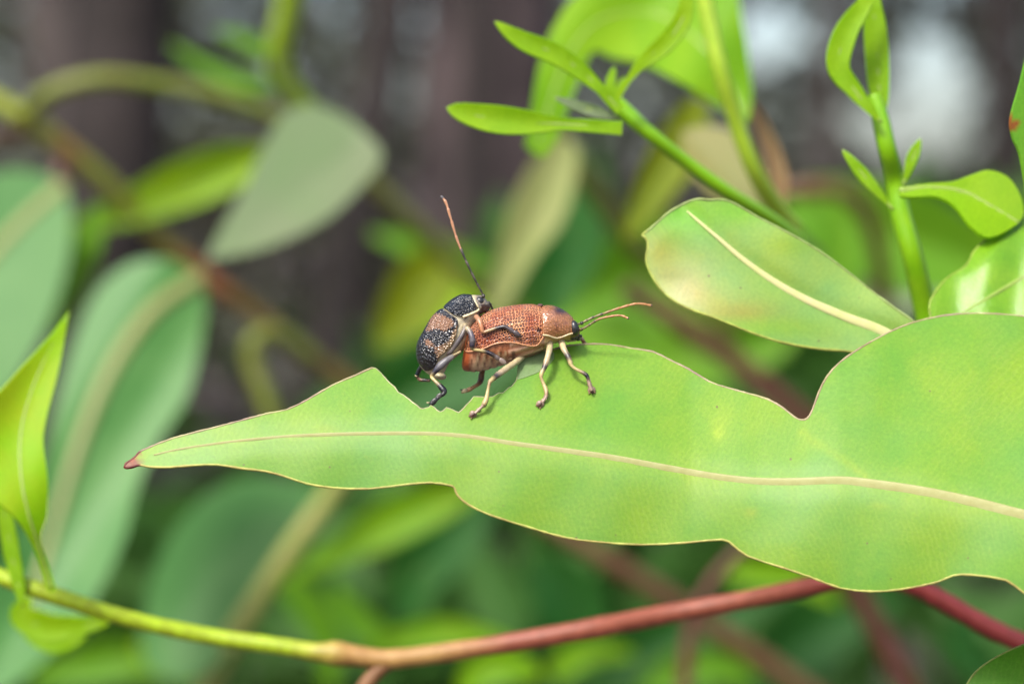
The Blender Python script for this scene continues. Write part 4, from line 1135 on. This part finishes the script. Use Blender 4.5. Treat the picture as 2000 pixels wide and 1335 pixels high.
shell('wing_cover', mal, ME, MC, -1, m_ely_col, M['black_shell'], sc=1.07, n=8, m=24)
MP = [(868, 602, 925, 642, 1.48, .36), (874, 595, 927, 637, 1.46, .54), (886, 585, 930, 630, 1.42, .62), (902, 577, 935, 622, 1.32, .68), (914, 576, 938, 614, 1.18, .74), (922, 577, 940, 611, 1.08, .70)]
def m_pro_col(x, y, th):
    return (0.013, 0.015, 0.02, 1)
mp_ = shell('pronotum', mal, MP, MC, 1, m_pro_col, M['black_shell'], sc=1.10, n=9, m=40, both=True)
st = spline(MP[1:], 8)
pts = [P(*ring_point(s, math.acos(1 - 2 * s[5]) - 0.0, MC, 1.10)) for s in st]
pts += [P(*ring_point(st[-1], math.acos(1 - 2 * st[-1][5]) * k, MC, 1.09)) for k in (0.85, 0.65, 0.45, 0.25)]
rr = [0.085 * MM] * (len(pts) - 4) + [0.07 * MM, 0.06 * MM, 0.05 * MM, 0.04 * MM]
V, F, C, UV = tube_geo(pts, rr, 6, cols=[(0.62, 0.54, 0.33, 1)] * len(pts))
mesh_obj('pronotum_rim', V, F, M['cuticle'], mp_, cols=C, uvs=UV)
for sd in (-1, 1):
    V, F = ellipsoid(P(937, 588, MC + sd * 0.72), (RGT + UPV * 0.2) * 0.00028, (UPV - RGT * 0.2) * 0.00030, FWD * 0.00026, 14, 18)
    mesh_obj('eye', V, F, M['eye'], mal, uvs=[(v.x * 1000, v.z * 1000) for v in V])
V, F = [], []
for (x, y, d, rx, ry) in ((942, 603, -0.6, 9, 8), (950, 606, -0.3, 6, 7), (953, 599, -0.2, 5, 6), (938, 609, -0.55, 6, 5)):
    EV, EF = ellipsoid(P(x, y, MC + d), RGT * (rx / KPX * MM), UPV * (ry / KPX * MM), FWD * (7 / KPX * MM), 8, 12)
    b = len(V); V += EV; F += [tuple(b + i for i in f) for f in EF]
mesh_obj('mouthparts', V, F, M['cuticle'], mal, cols=[(0.035, 0.018, 0.013, 1)] * len(V), uvs=[(v.x * 900, v.z * 900) for v in V])
def ant_col_m(t):
    if t < 0.55:
        c = lerp3((0.03, 0.028, 0.022), (0.10, 0.085, 0.07), math.sin(t * 60) * .5 + .5)
    elif t < 0.93:
        c = (0.40, 0.20, 0.11)
    else:
        c = (0.09, 0.085, 0.09)
    return (*c, 1)
antenna('antenna', mal, [(943, 580, MC - 0.6), (941, 571, MC - 0.7), (934, 558, MC - 0.9), (920, 530, MC - 1.1), (905, 498, MC - 1.2), (892, 465, MC - 1.2), (880, 425, MC - 1.2), (871, 396, MC - 1.1), (861, 383, MC - 1.0)], ant_col_m, 1.9, 3.2)
antenna('antenna', mal, [(948, 589, MC + 0.4), (955, 592, MC + 0.8), (959, 596, MC + 1.3), (962, 606, MC + 2.4), (966, 622, MC + 3.6)], lambda t: (0.03, 0.025, 0.022, 1), 2.6, 2.2)
for (x, y, d) in ((944, 578, MC - 0.6), (954, 592, MC + 0.2)):
    V, F = ellipsoid(P(x, y, d), RGT * 0.00013, UPV * 0.00016, FWD * 0.00013, 8, 10)
    mesh_obj('antenna_base', V, F, M['cuticle'], mal, cols=[(0.03, 0.028, 0.022, 1)] * len(V), uvs=[(v.x * 900, v.z * 900) for v in V])
ND = MC - 2.05
# front leg lying over the rusty wing cover
limb('leg', mal, [L7(930, 618, ND + 0.4, 6, ORANGE), L7(936, 626, ND, 6.5, ORANGE), L7(940, 638, ND - 0.2, 5.5, (0.42, 0.17, 0.07)), L7(944, 648, ND - 0.25, 4.2, ORANGE), L7(958, 644, ND - 0.25, 3.8, (0.34, 0.24, 0.12)), L7(972, 640, ND - 0.25, 4.2, DKB), L7(985, 638, ND - 0.25, 5.4, DKB),
                  L7(994, 642, ND - 0.3, 4.4, (0.06, 0.045, 0.05)), L7(1005, 649, ND - 0.3, 4.2, (0.07, 0.055, 0.06)), L7(1015, 655, ND - 0.3, 3.4, DKB)],
     pads=((992, 640, 1003, 648, ND - 0.35, 4.6, (0.075, 0.06, 0.065, 1)), (1003, 647, 1016, 656, ND - 0.4, 5.2, (0.04, 0.03, 0.035, 1))))
# middle leg lying along the rusty flank
limb('leg', mal, [L7(912, 640, ND - 0.1, 6, CR), L7(919, 650, ND - 0.35, 6.2, (0.10, 0.085, 0.09)), L7(923, 664, ND - 0.45, 6.8, (0.09, 0.08, 0.09)), L7(922, 677, ND - 0.4, 6, DKB), L7(924, 682, ND - 0.35, 3.6, YE), L7(938, 684, ND - 0.25, 3.8, YE), L7(950, 687, ND - 0.2, 4.6, DKB),
                  L7(962, 692, ND - 0.2, 5.4, DKB), L7(972, 699, ND - 0.15, 4.4, (0.13, 0.10, 0.09)), L7(984, 706, ND - 0.1, 3.6, (0.12, 0.09, 0.08))],
     pads=((966, 694, 976, 702, ND - 0.25, 4.8, (0.08, 0.06, 0.055, 1)), (975, 700, 988, 710, ND - 0.25, 5.2, (0.17, 0.13, 0.11, 1))))
# folded middle and hind thighs against the flank
limb('leg', mal, [L7(908, 634, ND + 0.5, 5, CR), L7(908, 641, ND + 0.2, 5, (0.2, 0.17, 0.13)), L7(902, 655, ND, 5.8, (0.085, 0.075, 0.08)), L7(893, 670, ND, 5.6, (0.07, 0.06, 0.062)), L7(884, 683, ND + 0.1, 4.8, (0.10, 0.085, 0.08)), L7(876, 692, ND + 0.35, 4.5, (0.08, 0.06, 0.05)), L7(884, 694, ND + 0.6, 3, CR), L7(900, 686, ND + 0.9, 3, CR)])
limb('leg', mal, [L7(884, 696, ND + 0.2, 6, (0.2, .19, .17)), L7(873, 703, ND - 0.1, 7.6, (0.13, 0.125, 0.13)), L7(860, 714, ND - 0.2, 8.4, (0.11, 0.105, 0.115)), L7(848, 727, ND - 0.2, 6.0, DKB), L7(843, 735, ND - 0.2, 4.2, YE), L7(848, 742, ND - 0.3, 4, YE), L7(854, 748, ND - 0.4, 4.6, (0.25, 0.2, 0.1)),
                  L7(860, 754, ND - 0.5, 6.5, BLACK), L7(867, 763, ND - 0.6, 7.2, BLACK), L7(866, 769, ND - 0.7, 5, BLACK), L7(858, 774, ND - 0.8, 4.6, BLACK), L7(848, 784, ND - 1.0, 4.4, BLACK), L7(841, 789, ND - 1.1, 4, BLACK)],
     pads=((862, 768, 852, 779, ND - 0.9, 4.8, (0.05, 0.045, 0.045, 1)), (853, 778, 840, 791, ND - 1.1, 5.6, (*BLACK, 1))), claws=((838, 786, 833, 785, ND - 1.1, 1.8, (*CR, 1)), (842, 791, 842, 797, ND - 1.1, 1.8, (*CR, 1))))
# far hind leg hooking below the tail
limb('leg', mal, [L7(824, 714, MC + 0.6, 5, BLACK), L7(818, 724, MC + 0.8, 5.5, BLACK), L7(815, 734, MC + 0.9, 4.5, BLACK), L7(820, 741, MC + 0.9, 4, BR), L7(830, 742, MC + 0.8, 3.8, BLACK), L7(840, 743, MC + 0.7, 3.6, BR)], claws=((815, 735, 810, 732, MC + 0.8, 1.6, (*CR, 1)),))
